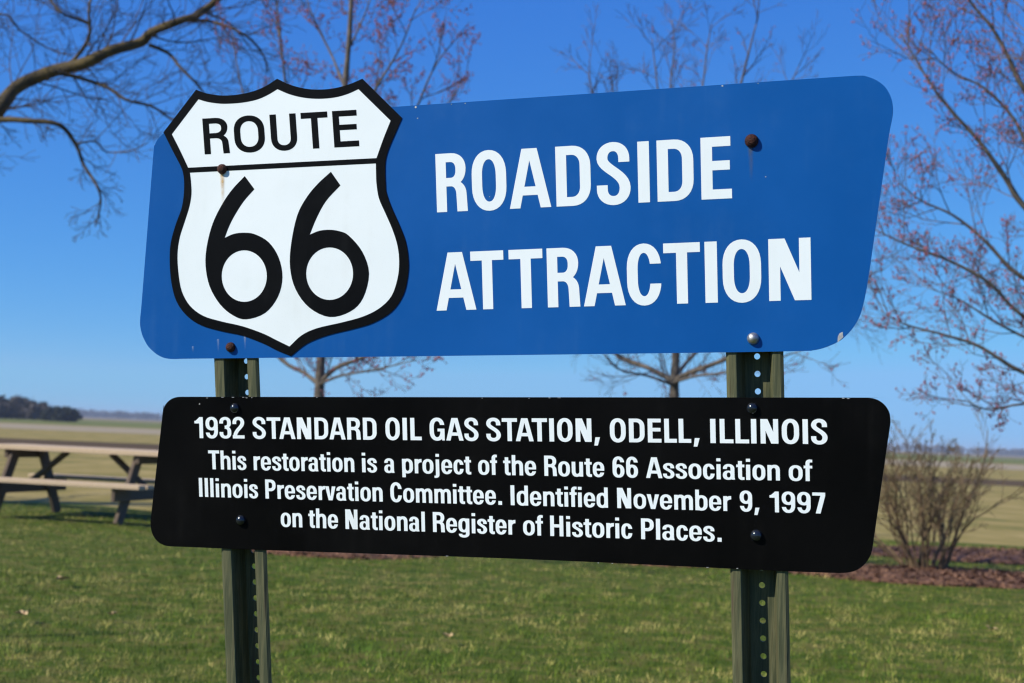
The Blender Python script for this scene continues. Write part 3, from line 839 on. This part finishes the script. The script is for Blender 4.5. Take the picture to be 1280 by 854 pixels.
young_tree(42, TREE_C, [(844, 600), (843, 520), (843, 480), (845, 440), (848, 350), (850, 270), (849, 215)], zc, .068, .016,
    [([(843, 478, 0), (815, 462, .2), (780, 448, .4), (745, 425, .5), (700, 380, .6), (665, 330, .7)], .026, .006, 12, .6),
     ([(843, 476, 0), (862, 466, -.2), (900, 452, -.4), (950, 430, -.5), (1010, 395, -.6), (1060, 350, -.6), (1085, 320, -.6)], .028, .006, 14, .6),
     ([(844, 470, 0), (870, 440, .5), (905, 405, .9), (960, 390, 1.1), (1040, 400, 1.3), (1075, 405, 1.4)], .02, .005, 12, .5),
     ([(843, 478, 0), (870, 470, -.9), (905, 466, -1.4), (960, 452, -1.8), (1030, 428, -2.2)], .014, .004, 9, .4),
     ([(843, 482, 0), (810, 470, -.7), (775, 462, -1.1), (752, 440, -1.2)], .014, .004, 8, .4),
     ([(848, 350, 0), (810, 280, .3), (780, 200, .4), (770, 140, .5), (765, 100, .5)], .022, .005, 8, .5),
     ([(848, 330, 0), (885, 250, -.3), (910, 180, -.4), (925, 110, -.4), (940, 50, -.5), (948, 20, -.5)], .022, .004, 9, .42),
     ([(850, 250, 0), (830, 180, -.3), (822, 110, -.4), (815, 50, -.4)], .016, .004, 9, .4),
     ([(849, 220, 0), (868, 160, .3), (878, 110, .4), (884, 60, .4), (890, 30, .4)], .014, .004, 9, .4),
     ([(849, 220, 0), (842, 160, -.1), (838, 110, -.1), (843, 60, -.1), (840, 25, -.1)], .014, .004, 9, .4),
     ([(846, 300, 0), (900, 240, .8), (950, 170, 1.2), (985, 110, 1.3), (1000, 80, 1.3)], .018, .004, 10, .42),
     ([(846, 300, 0), (790, 240, -.8), (755, 170, -1.0), (740, 115, -1.1), (736, 85, -1.1)], .018, .004, 9, .4)],
    'young bare maple behind the blue panel, forking just left of the right hand post', M_bark, M_twig, .025, 'young maples on the lawn')

# red-budded maple at the right edge
T = Tree(43)
zr = 9.6
base = Vector((at(1420, 600, zr).x, at(1420, 600, zr).y, 0))
def pr(*pts, dz=0.0, sl=0.0): return [at(x, y, zr + dz + sl * i) for i, (x, y) in enumerate(pts)]
T.limb([base - Vector((0, 0, .05)), base + Vector((0, 0, .7))] + pr((1418, 520), (1415, 400), (1408, 250), (1400, 100), (1395, -60), (1390, -220)), .085, .03, kids=8, klen=1.0, top=2, bud=.4, krad=.014)
RB = dict(top=2, sub=6, bud=.26, trop=.09, sides=6, ratio=.6, krad=.0058)
T.limb(pr((1412, 330), (1345, 320), (1280, 258), (1257, 223), (1224, 177), (1191, 141), (1168, 112), (1148, 80), (1126, 43)), .025, .004, kids=17, klen=.55, **RB)
T.limb(pr((1405, 200), (1330, 165), (1280, 111), (1262, 75), (1240, 35), (1211, 0), (1190, -40), dz=.2), .025, .005, kids=15, klen=.55, **RB)
T.limb(pr((1415, 400), (1340, 420), (1276, 393), (1237, 354), (1191, 328), (1139, 308), (1110, 295), (1096, 288), dz=-.2), .018, .003, kids=17, klen=.5, **RB)
T.limb(pr((1416, 440), (1350, 480), (1280, 466), (1224, 433), (1178, 418), (1130, 405), (1100, 388), dz=-.4), .020, .003, kids=15, klen=.45, **RB)
T.limb(pr((1416, 440), (1360, 505), (1280, 505), (1235, 512), (1205, 500), dz=.2), .016, .003, kids=12, klen=.4, **RB)
T.limb(pr((1413, 350), (1340, 370), (1275, 345), (1230, 300), (1191, 269), (1150, 250), (1120, 225), dz=.5), .022, .003, kids=16, klen=.5, **RB)
T.limb(pr((1413, 350), (1335, 300), (1290, 200), (1268, 150), (1230, 110), (1190, 90), (1160, 60), dz=.8), .022, .003, kids=15, klen=.5, **RB)
T.limb(pr((1400, 150), (1340, 90), (1300, 30), (1270, -20), (1250, -60), dz=-.4), .022, .004, kids=14, klen=.55, **RB)
T.limb(pr((1414, 420), (1350, 440), (1290, 425), (1240, 400), (1200, 375), (1160, 360), dz=.9), .018, .003, kids=14, klen=.45, **RB)
T.limb(pr((1414, 420), (1480, 330), (1540, 220), (1580, 100), dz=.3), .035, .008, kids=10, klen=.8, **RB)
T.build('maple_tree', base, 'maple with dense red buds beyond the right edge, branches spreading in beside the sign', M_bark, M_twig, 'young maples on the lawn', M_bud, budsize=.0072)

# leafless shrub in the mulch at the right
T = Tree(48)
bz = (BUSH - CAM).dot(fwd)
rng = random.Random(9)
root = thing('shrub', BUSH, 'leafless many-stemmed shrub in the mulch bed right of the black panel', 'shrub')
for i in range(36):
    a = rng.uniform(0, 6.283); t = rng.random() ** .7
    px_lean = t * .64
    d = Vector((math.cos(a) * px_lean, math.sin(a) * px_lean, 1)).normalized()
    p = BUSH + Vector((math.cos(a) * .20 * rng.random() ** .5, math.sin(a) * .13 * rng.random() ** .5, .02))
    T.grow(p, d, rng.uniform(.88, 1.22) * (1.0 + .16 * t), rng.uniform(.008, .017), 0, 2, wob=.28, trop=.045, kids=8, ang=.60, ratio=.36, bud=.2, rmin=.0022, first=.3)
V, F = [], []
for p, r, n in T.twigs: tube(V, F, p, r, n)
st = mesh_obj('stems', V, F, M_bushstem, root)
V, F = [], []
for b in T.buds:
    z = .0075 * T.rng.uniform(.6, 1.4); k = len(V)
    V += [b + Vector(v) * z for v in ((1, 0, 0), (-.5, .8, 0), (-.5, -.8, 0), (0, 0, 1.6))]
    F += [[k, k + 1, k + 3], [k + 1, k + 2, k + 3], [k + 2, k, k + 3], [k, k + 2, k + 1]]
o = mesh_obj('buds', V, F, M_bushbud, st); o['kind'] = 'stuff'
# a few low dark evergreen leaves inside the shrub
# fallen leaves on the lawn
def leaf(px, py, s, seed, label):
    rng = random.Random(seed); c = ground(px, py, .035); th = rng.uniform(0, 6.3)
    out = [(0, -1), (.45, -.5), (.95, -.45), (.55, .05), (.75, .6), (.25, .5), (0, 1.05), (-.25, .5), (-.75, .6), (-.55, .05), (-.95, -.45), (-.45, -.5)]
    V = [c + Vector((0, 0, .012))]
    for x, y in out:
        V.append(c + Vector((s * (x * math.cos(th) - y * math.sin(th)), s * (x * math.sin(th) + y * math.cos(th)), .02 + s * .5 * rng.uniform(0, 1))))
    F = [[0, i + 1, (i + 1) % 12 + 1] for i in range(12)]
    return tag(mesh_obj('fallen_leaf', V, F, M_leaf, origin=c), label, 'leaf', 'dead leaves on the lawn')
leaf(77, 728, .05, 1, 'pale dead leaf lying on the lawn between the table and the left edge')
leaf(28, 772, .045, 2, 'brown dead leaf on the lawn at the left edge, below the paler leaf')
leaf(140, 772, .032, 3, 'small dark leaf on the grass left of the left post')
leaf(1240, 790, .04, 4, 'dead leaf on the lawn at the lower right, beyond the right post')
leaf(560, 800, .035, 5, 'dead leaf on the grass midway between the two posts')

# ------------------------------------------------------------------ picnic table
def board(V, F, a, b, wdir, w, tdir, t):
    """straight board from a to b; w across wdir, t along tdir"""
    k = len(V)
    for p in (a, b):
        for sw, stt in ((-1, -1), (1, -1), (1, 1), (-1, 1)):
            V.append(p + wdir * (sw * w / 2) + tdir * (stt * t / 2))
    F += [[k + 3, k + 2, k + 1, k], [k + 4, k + 5, k + 6, k + 7]] + [[k + i, k + (i + 1) % 4, k + 4 + (i + 1) % 4, k + 4 + i] for i in range(4)]
tc = ground(107, 649)
PT = thing('picnic_table', (tc.x, tc.y, 0), 'weathered wooden picnic table with attached benches standing on the lawn at left', 'picnic table')
ang = rad(-15)
lx = Vector((math.cos(ang), math.sin(ang), 0)); wy = Vector((-math.sin(ang), math.cos(ang), 0)); zu = Vector((0, 0, 1))
O = Vector((tc.x, tc.y, 0))
def bd(name, items, parent=PT, bevel=.004, m=None):
    V, F = [], []
    for it in items: board(V, F, *it)
    o = mesh_obj(name, V, F, m or M_wood, parent)
    md = o.modifiers.new('bevel', 'BEVEL'); md.width = bevel; md.segments = 1
    return o
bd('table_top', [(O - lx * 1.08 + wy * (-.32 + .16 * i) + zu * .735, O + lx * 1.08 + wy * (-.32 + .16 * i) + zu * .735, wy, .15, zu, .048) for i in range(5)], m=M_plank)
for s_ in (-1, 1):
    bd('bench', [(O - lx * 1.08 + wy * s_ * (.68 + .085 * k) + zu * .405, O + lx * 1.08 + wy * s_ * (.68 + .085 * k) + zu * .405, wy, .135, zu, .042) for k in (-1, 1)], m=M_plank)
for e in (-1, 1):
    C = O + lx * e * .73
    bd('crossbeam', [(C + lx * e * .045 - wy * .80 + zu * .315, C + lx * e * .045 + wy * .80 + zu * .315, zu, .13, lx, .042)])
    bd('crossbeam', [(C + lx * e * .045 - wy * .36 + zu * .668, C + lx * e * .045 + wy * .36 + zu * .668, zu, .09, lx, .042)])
    for s_ in (-1, 1):
        a = C + wy * s_ * .25 + zu * .70; b = C + wy * s_ * .60 + zu * 0.0
        dd = (b - a).normalized()
        bd('leg', [(a, b, dd.cross(lx).normalized(), .13, lx, .042)])
    a = C + zu * .36 - lx * e * .025; b = O + lx * e * .27 + zu * .70
    bd('brace', [(a, b, wy, .09, (b - a).normalized().cross(wy), .042)])

# ================================================================== THE SIGN
SIGN_BASE = on_sign(630, 1400); SIGN_BASE = Vector((SIGN_BASE.x, SIGN_BASE.y, 0))
SIGN = thing('roadside_sign', SIGN_BASE, 'blue and black roadside sign with a white route shield on two steel posts', 'sign')
TH = .0025
blue_px = [(176.9, 380), (175.2, 398), (175.3, 408), (177.5, 418), (181, 426), (186, 434), (195, 442.3), (203, 446.7), (211, 448.6), (222, 448.9), (250, 448.3), (500, 445.7), (860, 441.2), (1000, 438.9), (1015, 438.2),
           (1029, 435.3), (1045.6, 428.5), (1056.6, 420.6), (1067.5, 408.3), (1075.2, 394.1), (1079.6, 378.8), (1081.5, 370), (1087.0, 338), (1109.3, 182.3), (1114.6, 152), (1116.2, 142), (1116.2, 133),
           (1113.7, 121.6), (1106.5, 109), (1095.6, 100.5), (1083, 95.6), (1073, 94.7), (1030, 97.3), (760, 115.6), (500, 133.2), (260, 149.4), (240, 151), (222, 154.5), (208, 163.5), (204, 167.2), (197, 174.5), (193.4, 182), (191.9, 190), (184, 290)]
header = plate('header_panel', [(1, smooth_closed(blue_px, n=3))], 0.0, -TH, [M_blue, M_edge], SIGN)
black_px = [(203.2, 517.5), (204.5, 511), (207.5, 504.8), (213, 499.6), (219, 497), (226, 496.1), (240, 496.1), (640, 496.6), (1070, 497.1), (1086.2, 497.4), (1094, 498.8), (1101.5, 502.5), (1107.5, 508.2), (1111.6, 515.5), (1113, 523), (1112.9, 531), (1110.6, 546),
            (1092, 676), (1090, 688.1), (1087.8, 695), (1084.2, 701.2), (1078.5, 707.6), (1071.2, 712.5), (1062, 715.5), (1052.5, 716.3), (1040, 716.2), (985, 714.2), (913, 710.9), (660, 699.2), (330, 687.7), (240, 684.1), (212, 683), (203, 680.8), (196.4, 676.4), (191.4, 669.5), (188.7, 661), (188.2, 652.5), (189.4, 640)]
caption = plate('caption_panel', [(1, smooth_closed(black_px, n=3))], 0.0, -TH, [M_black, M_edge], SIGN)

# route shield
sh_out = [(245.1, 112.1), (256, 116.2), (270, 118.8), (283.6, 119.5), (300, 117.9), (317, 114), (332, 107.7), (346.4, 98.5), (362, 105.8), (380, 110.6), (397.5, 112.1), (417, 110.6), (436, 105.6), (453, 98.5), (502.5, 147.4),
          (493.5, 168), (486.5, 184.5), (482.6, 197), (481.5, 207), (481.5, 219), (482.0, 230), (482.9, 240.3), (489.1, 258.3), (499.4, 281.5), (507.1, 302.1), (510.6, 325.3), (509.7, 345.9), (503.9, 369.1), (489.6, 389.5), (466.3, 403.7), (440.2, 411.6), (409.2, 419.3), (383.5, 429.6), (363.5, 445.2),
          (346, 438), (328.8, 429.3), (303, 419.6), (277.3, 414.2), (251.5, 406.7), (233.5, 394.9), (220.6, 377), (214.2, 353.6), (212.1, 327.9), (213.2, 304.7), (219.3, 281.5), (226.4, 262), (229.4, 246), (230.1, 230), (229.2, 219), (226.2, 208.7), (216, 189), (204.2, 165.5)]
SO = smooth_closed(sh_out, corners=(0, 7, 13, 14, 33, 51), n=4)
sh_up = [(248.0, 124.2), (258, 127.2), (271, 129.3), (284, 129.8), (302, 128.5), (320, 125), (334, 119.2), (346.8, 111.6), (362, 118), (380, 122.3), (399, 123.6), (418, 122), (434, 117.8), (448, 111.6), (488.2, 151), (479, 174), (470.6, 197.7), (352, 203.7), (235.2, 209.7), (225, 188), (214.8, 167.9)]
SU = smooth_closed(sh_up, corners=(0, 7, 13, 14, 16, 18, 20), n=4)
sh_lo = [(469.8, 204.4), (470.0, 217), (470.6, 230), (473.6, 248), (481.4, 266), (490.4, 286.7), (496.8, 307.3), (498.9, 327.9), (496.8, 348.5), (489.1, 370.4), (473.6, 385.8), (453, 396), (427.3, 403.1), (396.4, 410.3), (377, 419.2), (361.8, 433.2),
         (345, 425), (328.8, 417), (303, 407.9), (277.3, 402), (254.1, 394.9), (237.4, 382.2), (227.2, 364), (223, 340.8), (221.9, 317.6), (224.7, 297), (231.2, 276.4), (236.6, 259), (239.3, 243), (238.8, 228), (237.4, 216)]
SL = smooth_closed(sh_lo, corners=(0, 15, 30), n=4)
shield = plate('route_shield', [(1, SO)], 0.0010, 0.0003, [M_white, M_ink], SIGN)
sheet('shield_border', [(1, SO), (-1, SU), (-1, SL)], 0.0012, M_ink, shield)
def six(outer, counter, corners):
    return [(1, smooth_closed(outer, corners=corners, n=4)), (-1, counter)]
def ell(cx, cy, rx, ry, n=48): return [(cx + rx * math.cos(2 * math.pi * i / n), cy + ry * math.sin(2 * math.pi * i / n)) for i in range(n)]
six1 = [(305.9, 220.2), (318.0, 236.6), (304.5, 252), (293.0, 270), (286, 284), (281.0, 297.3), (292, 292.5), (304.3, 291), (318, 292.7), (335.7, 302.7), (348.3, 322), (353.1, 346.8), (347.4, 371.2), (331.5, 391.3), (308, 399.3), (291, 394.2), (274.8, 380.3), (262, 358), (256.9, 332), (258.6, 307), (266, 279), (278.4, 254), (291, 236)]
sheet('numeral', six(six1, ell(305.3, 345.2, 28.2, 32.2), (0, 1, 5)), 0.0012, M_ink, shield)
six2 = [(413.6, 214.8), (425.5, 231.8), (407.5, 251.5), (395.6, 273), (387.3, 293.3), (399, 288.6), (411.8, 287.3), (424, 289), (436, 294.6), (453, 315), (461.3, 342), (454, 372.5), (438, 389.5), (412, 396.4), (386.5, 384.6), (369.3, 361.4), (362.5, 334), (364, 304), (371.6, 269), (383.8, 246), (398, 229)]
sheet('numeral', six(six2, ell(412.0, 342.2, 29.3, 32.8), (0, 1, 4)), 0.0012, M_ink, shield)
text_sheet('lettering', [(252.5, 148.4), (445.8, 137.2), (448.9, 182.9), (255.7, 193.2)],
           [('R', 254.3, 286.0), ('O', 292.6, 330.7), ('U', 338.2, 370.9), ('T', 377.0, 410.4), ('E', 416.4, 447.7)], 0.0012, M_ink, shield, s=.178, h=.155)

# words on the blue panel
q1 = [(544.1, 192.8), (913.6, 170.1), (915.0, 247.9), (546.4, 265.6)]
text_sheet('lettering', q1, [('R', 545.2, 583.8), ('O', 589.8, 632.8), ('A', 636.4, 688.2), ('D', 694.8, 738.2), ('S', 745.7, 787.9), ('I', 797.3, 811.7), ('D', 821.3, 866.8), ('E', 876.2, 914.4)], 0.0003, M_white, header, s=.179, h=.15)
q2 = [(543.6, 316.5), (1013.0, 296.9), (1014.3, 374.9), (545.8, 388.5)]
text_sheet('lettering', q2, [('A', 544.7, 594.5), ('T', 588.7, 629.9), ('T', 636.5, 678.7), ('R', 684.0, 724.6), ('A', 729.1, 781.4), ('C', 783.7, 826.5), ('T', 829.6, 875.4), ('I', 881.2, 896.6), ('O', 903.3, 951.4), ('N', 960.9, 1013.7)], 0.0003, M_white, header, s=.179, h=.15)
# the four lines of the black panel
l1 = [(242.6, 521.5), (1034.0, 524.2), (1034.6, 555.3), (243.4, 547.7)]
text_sheet('text_line', l1, words(l1, [('1932', 243.2, 305.4), ('STANDARD', 315.7, 470.7), ('OIL', 481.8, 526.9), ('GAS', 537, 598), ('STATION', 607.7, 739.3), (',', 742.5, 750), ('ODELL', 762.3, 863.8), (',', 866.7, 873.6), ('ILLINOIS', 887.8, 1034.3)]), 0.0003, M_white, caption, s=.19, h=.15)
l2 = [(260.0, 563.0), (1014.8, 574.8), (1015.2, 601.6), (260.9, 586.6)]
text_sheet('text_line', l2, words(l2, [('This', 260.5, 307.8), ('restoration', 316.9, 442.7), ('is', 452.4, 471.1), ('a', 480.2, 492.7), ('project', 502.5, 588.8), ('of', 597.6, 621.3), ('the', 629, 670), ('Route', 680.3, 755.2), ('66', 765.7, 797.4), ('Association', 807.4, 974.8), ('of', 985.9, 1015.4)]), 0.0003, M_white, caption, s=.185, h=.15)
l3 = [(248.2, 597.4), (1031.4, 616.0), (1031.8, 642.2), (249.0, 621.0)]
text_sheet('text_line', l3, words(l3, [('Illinois', 248.7, 322.4), ('Preservation', 331.6, 478.2), ('Committee', 487.9, 619.7), ('.', 622.7, 627.4), ('Identified', 638.2, 759.8), ('November', 771.4, 914), ('9', 924.7, 940.2), (',', 942.7, 949.2), ('1997', 962, 1031.6)]), 0.0003, M_white, caption, s=.185, h=.15)
l4 = [(350.6, 634.3), (901.6, 651.0), (902.0, 677.4), (351.2, 658.5)]
text_sheet('text_line', l4, words(l4, [('on', 350.9, 377.7), ('the', 385.4, 422.4), ('National', 431.7, 531.1), ('Register', 541.1, 644.3), ('of', 653.8, 678.6), ('Historic', 687.7, 790.3), ('Places', 801.3, 893.3), ('.', 896.8, 901.8)]), 0.0003, M_white, caption, s=.185, h=.15)

# paint chips along the edges
def chip(px, py, rx, ry, seed, parent, off=.0003):
    rng = random.Random(seed)
    p = [(px + rx * math.cos(t) * rng.uniform(.6, 1.1), py + ry * math.sin(t) * rng.uniform(.6, 1.1)) for t in [2 * math.pi * i / 9 for i in range(9)]]
    return [(1, p)]
ops = [(1, [(1047.0, 428.2), (1047.2, 421.5), (1049.0, 417.2), (1051.5, 415.6), (1053.6, 415.0), (1053.4, 418.2), (1054.2, 421.2), (1050.4, 424.9)])]
rng = random.Random(77)
for i in range(3):
    t = rng.random(); ops += chip(500 + t * 560, 133.6 - t * 37.8 + rng.uniform(.8, 1.6), rng.uniform(.5, 1.3), rng.uniform(.35, .7), i, header)
ops += chip(519.5, 134, 1.6, 1.4, 50, header) + chip(522, 148, .8, .8, 51, header) + chip(957, 221, .9, .9, 52, header) + chip(903, 107.4, 1.4, 1.0, 53, header)
ops += chip(612, 246, .6, .6, 54, header)
sheet('paint_chip', ops[:1], 0.0003, M_chip, header)
sheet('edge_wear', ops[1:], 0.0003, M_chip, header)['kind'] = 'stuff'
ops = []
for i in range(9):
    t = rng.random(); ops += chip(235 + t * 840, 496.6 + t * .9 + rng.uniform(.25, .9), rng.uniform(.6, 3.0), rng.uniform(.3, .5), 100 + i, caption)
for px in (278, 291, 304): ops += chip(px, 496.7, 2.0, .35, px, caption)
for i in range(5):
    t = rng.random(); ops += chip(500 + t * 500, 693.2 + t * 21.4 - rng.uniform(.1, .6), rng.uniform(.6, 2.4), rng.uniform(.3, .5), 200 + i, caption)
ops += chip(249.5, 505, 1.0, 1.0, 60, caption) + chip(1054, 497.9, 2.2, .7, 61, caption)
sheet('edge_wear', ops, 0.0003, M_chip, caption)['kind'] = 'stuff'

# rust streaks under the bolts: thin stains that fade downwards
def stain(px, py, w, ln, colr, a, parent, off, name='rust_stain', up=False):
    m = bpy.data.materials.new('rust_streak'); m.use_nodes = True
    n, l = m.node_tree.nodes, m.node_tree.links
    b = n['Principled BSDF']; b.inputs['Base Color'].default_value = (*colr, 1); b.inputs['Roughness'].default_value = .7
    at1 = n.new('ShaderNodeAttribute'); at1.attribute_name = 'fade'
    nz = n.new('ShaderNodeTexNoise'); nz.inputs['Scale'].default_value = 140
    tcx = n.new('ShaderNodeTexCoord'); l.new(tcx.outputs['Object'], nz.inputs['Vector'])
    mu = n.new('ShaderNodeMath'); mu.operation = 'MULTIPLY'; l.new(at1.outputs['Fac'], mu.inputs[0]); l.new(nz.outputs['Fac'], mu.inputs[1])
    l.new(mu.outputs[0], b.inputs['Alpha'])
    V, F, W = [], [], []
    nx, ny = 8, 14
    for j in range(ny + 1):
        for i in range(nx + 1):
            u, v = i / nx, j / ny
            V.append(on_sign(px + (u - .5) * w * (1 - .4 * v) + .03 * ln * v, py + v * ln, off))
            W.append(a * 2.0 * math.sin(math.pi * u) ** 1.3 * (1 - v) ** 1.2)
    for j in range(ny):
        for i in range(nx): F.append([j * (nx + 1) + i, (j + 1) * (nx + 1) + i, (j + 1) * (nx + 1) + i + 1, j * (nx + 1) + i + 1])
    o = mesh_obj(name, V, F, m, parent)
    fa = o.data.attributes.new('fade', 'FLOAT', 'POINT'); fa.data.foreach_set('value', W)
    return o
stain(277.5, 216, 7, 42, (.62, .36, .10), .75, shield, .0015)
stain(938, 184, 8, 46, (.13, .13, .09), .38, header, .0004)
for x, y, w, ln in ((272.5, 424, 3.5, 16), (306, 421, 3.5, 17), (241, 433, 3, 8)):
    stain(x, y, w, ln, (.30, .42, .62), .5, header, .0004, name='scuff')

# bolts
def bolt(px, py, rpx, m, off, label, hgt=.7):
    c = on_sign(px, py, off)
    r = rpx / FPX * (c - CAM).dot(fwd)
    V, F = [], []
    N, Rn = 24, 7
    prof = [(1.0, 0.0), (1.0, .12)] + [(math.cos(t) * 1.0, .12 + math.sin(t) * (hgt * 1.25)) for t in [math.pi / 2 * k / Rn for k in range(1, Rn)]]
    for pr_, hh in prof:
        for k in range(N):
            t = 2 * math.pi * k / N
            V.append(c + r * pr_ * (S_R * math.cos(t) + S_D * math.sin(t)) - S_N * r * hh)
    for j in range(len(prof) - 1):
        for k in range(N): F.append([j * N + k, (j + 1) * N + k, (j + 1) * N + (k + 1) % N, j * N + (k + 1) % N])
    k = len(V); V.append(c - S_N * r * (.12 + hgt * 1.25))
    j = len(prof) - 1
    for i in range(N): F.append([j * N + i, k, j * N + (i + 1) % N])
    o = mesh_obj('bolt', V, F, m, SIGN, smooth=True)
    o['label'] = label
    return o
bolt(278, 211.6, 6.4, M_rust, .0012, 'rusty bolt on the shield divider with a rust streak below')
bolt(939.6, 176.4, 8.6, M_rust, .0001, 'large rusty bolt at the upper right of the blue panel')
bolt(288.6, 434.2, 6.3, M_rust, .0001, 'rusty bolt under the shield at the lower edge of the blue panel')
bolt(941.5, 423.3, 7.6, M_zinc, .0001, 'silver grey bolt at the lower right of the blue panel')
bolt(294, 510.5, 6.4, M_boltblack, .0001, 'black bolt at the upper left of the black panel')
bolt(301.5, 650.5, 6.6, M_boltblack, .0001, 'black bolt at the lower left of the black panel')
bolt(940.5, 510.5, 7.2, M_boltblack, .0001, 'black bolt at the upper right of the black panel')
bolt(945.5, 669.5, 7.6, M_boltblack, .0001, 'black bolt at the lower right of the black panel')

# channel posts
def channel_post(ptop, pbot, width, hole_px, label, top_px, G2, B2, D):
    a = on_sign(*ptop, -TH - .0004); b = on_sign(*pbot, -TH - .0004)
    ax = (b - a).normalized(); lat = (S_R - ax * S_R.dot(ax)).normalized()
    depth = S_N
    top = a - ax * top_px
    L = (top.z - (-.02)) / -ax.z
    W2, t = width / 2, .0032
    V, F = [], []
    def P(x, d, s): return top + lat * x + depth * d + ax * s
    # flat plates of the profile as thin boxes along the axis, sharing a solid look: flange, wall, web
    prof_out = [(-W2, .0032), (-W2 + .0045, 0), (-G2 - .0012, 0), (-G2, .0012), (-B2 - .0006, D - t), (B2 + .0006, D - t), (G2, .0012), (G2 + .0012, 0), (W2 - .0045, 0), (W2, .0032)]
    prof_in = [(W2 - .001, .0032 + t), (W2 - .0055, t), (G2 + .0042, t), (G2 + .003, t + .0012), (B2 + .0034, D), (-B2 - .0034, D), (-G2 - .003, t + .0012), (-G2 - .0042, t), (-W2 + .0055, t), (-W2 + .001, .0032 + t)]
    outer = prof_out
    back = prof_in[::-1]                          # back[i] lies behind outer[i]
    # holes: phase from the photograph
    hz = (on_sign(*hole_px, -TH) - top).dot(ax)
    pitch, hr = .0254, .0045
    ss = hz % pitch
    def quad(p, q, s0, s1, flip):
        k = len(V); V.extend([P(*p, s0), P(*q, s0), P(*q, s1), P(*p, s1)])
        F.append([k, k + 1, k + 2, k + 3] if not flip else [k + 3, k + 2, k + 1, k])
    nseg = 1
    for i in range(9):
        if i == 4: continue
        quad(outer[i], outer[i + 1], 0, L, True)
        quad(back[i], back[i + 1], 0, L, False)
    quad(outer[0], back[0], 0, L, False); quad(outer[9], back[9], 0, L, True)
    for i in range(9):                            # top cap
        k = len(V); V.extend([P(*outer[i], 0), P(*outer[i + 1], 0), P(*back[i + 1], 0), P(*back[i], 0)]); F.append([k, k + 1, k + 2, k + 3])
    # web with punched holes
    ops = [(1, rect(-B2 - .0006, 0, B2 + .0006, L))]
    c = ss
    cents = []
    while c < L - .03:
        if c > .02: cents.append(c)
        c += pitch
    for c in cents: ops.append((-1, [(hr * math.cos(2 * math.pi * i / 14), c + hr * math.sin(2 * math.pi * i / 14)) for i in range(14)]))
    pv, pt = region(ops)
    k = len(V)
    V.extend([P(x, D - t, y) for x, y in pv]); F.extend([[k + i for i in tt] for tt in pt])
    k2 = len(V)
    V.extend([P(x, D, y) for x, y in pv]); F.extend([[k2 + i for i in tt[::-1]] for tt in pt])
    for c in cents:
        k3 = len(V)
        for i in range(14):
            x, y = hr * math.cos(2 * math.pi * i / 14), c + hr * math.sin(2 * math.pi * i / 14)
            V.extend([P(x, D - t, y), P(x, D, y)])
        for i in range(14): F.append([k3 + 2 * i, k3 + 2 * i + 1, k3 + 2 * ((i + 1) % 14) + 1, k3 + 2 * ((i + 1) % 14)])
    o = mesh_obj('sign_post', V, F, M_post, SIGN)
    o['label'] = label
    return o
channel_post((294.2, 449), (310.0, 854), .0785, (306.8, 470), 'left green steel channel post with punched holes', .335, .0200, .0140, .0385)
channel_post((942.8, 440), (951.6, 854), .0818, (949, 467), 'right green steel channel post, nearer the camera', .345, .0250, .0172, .0350)
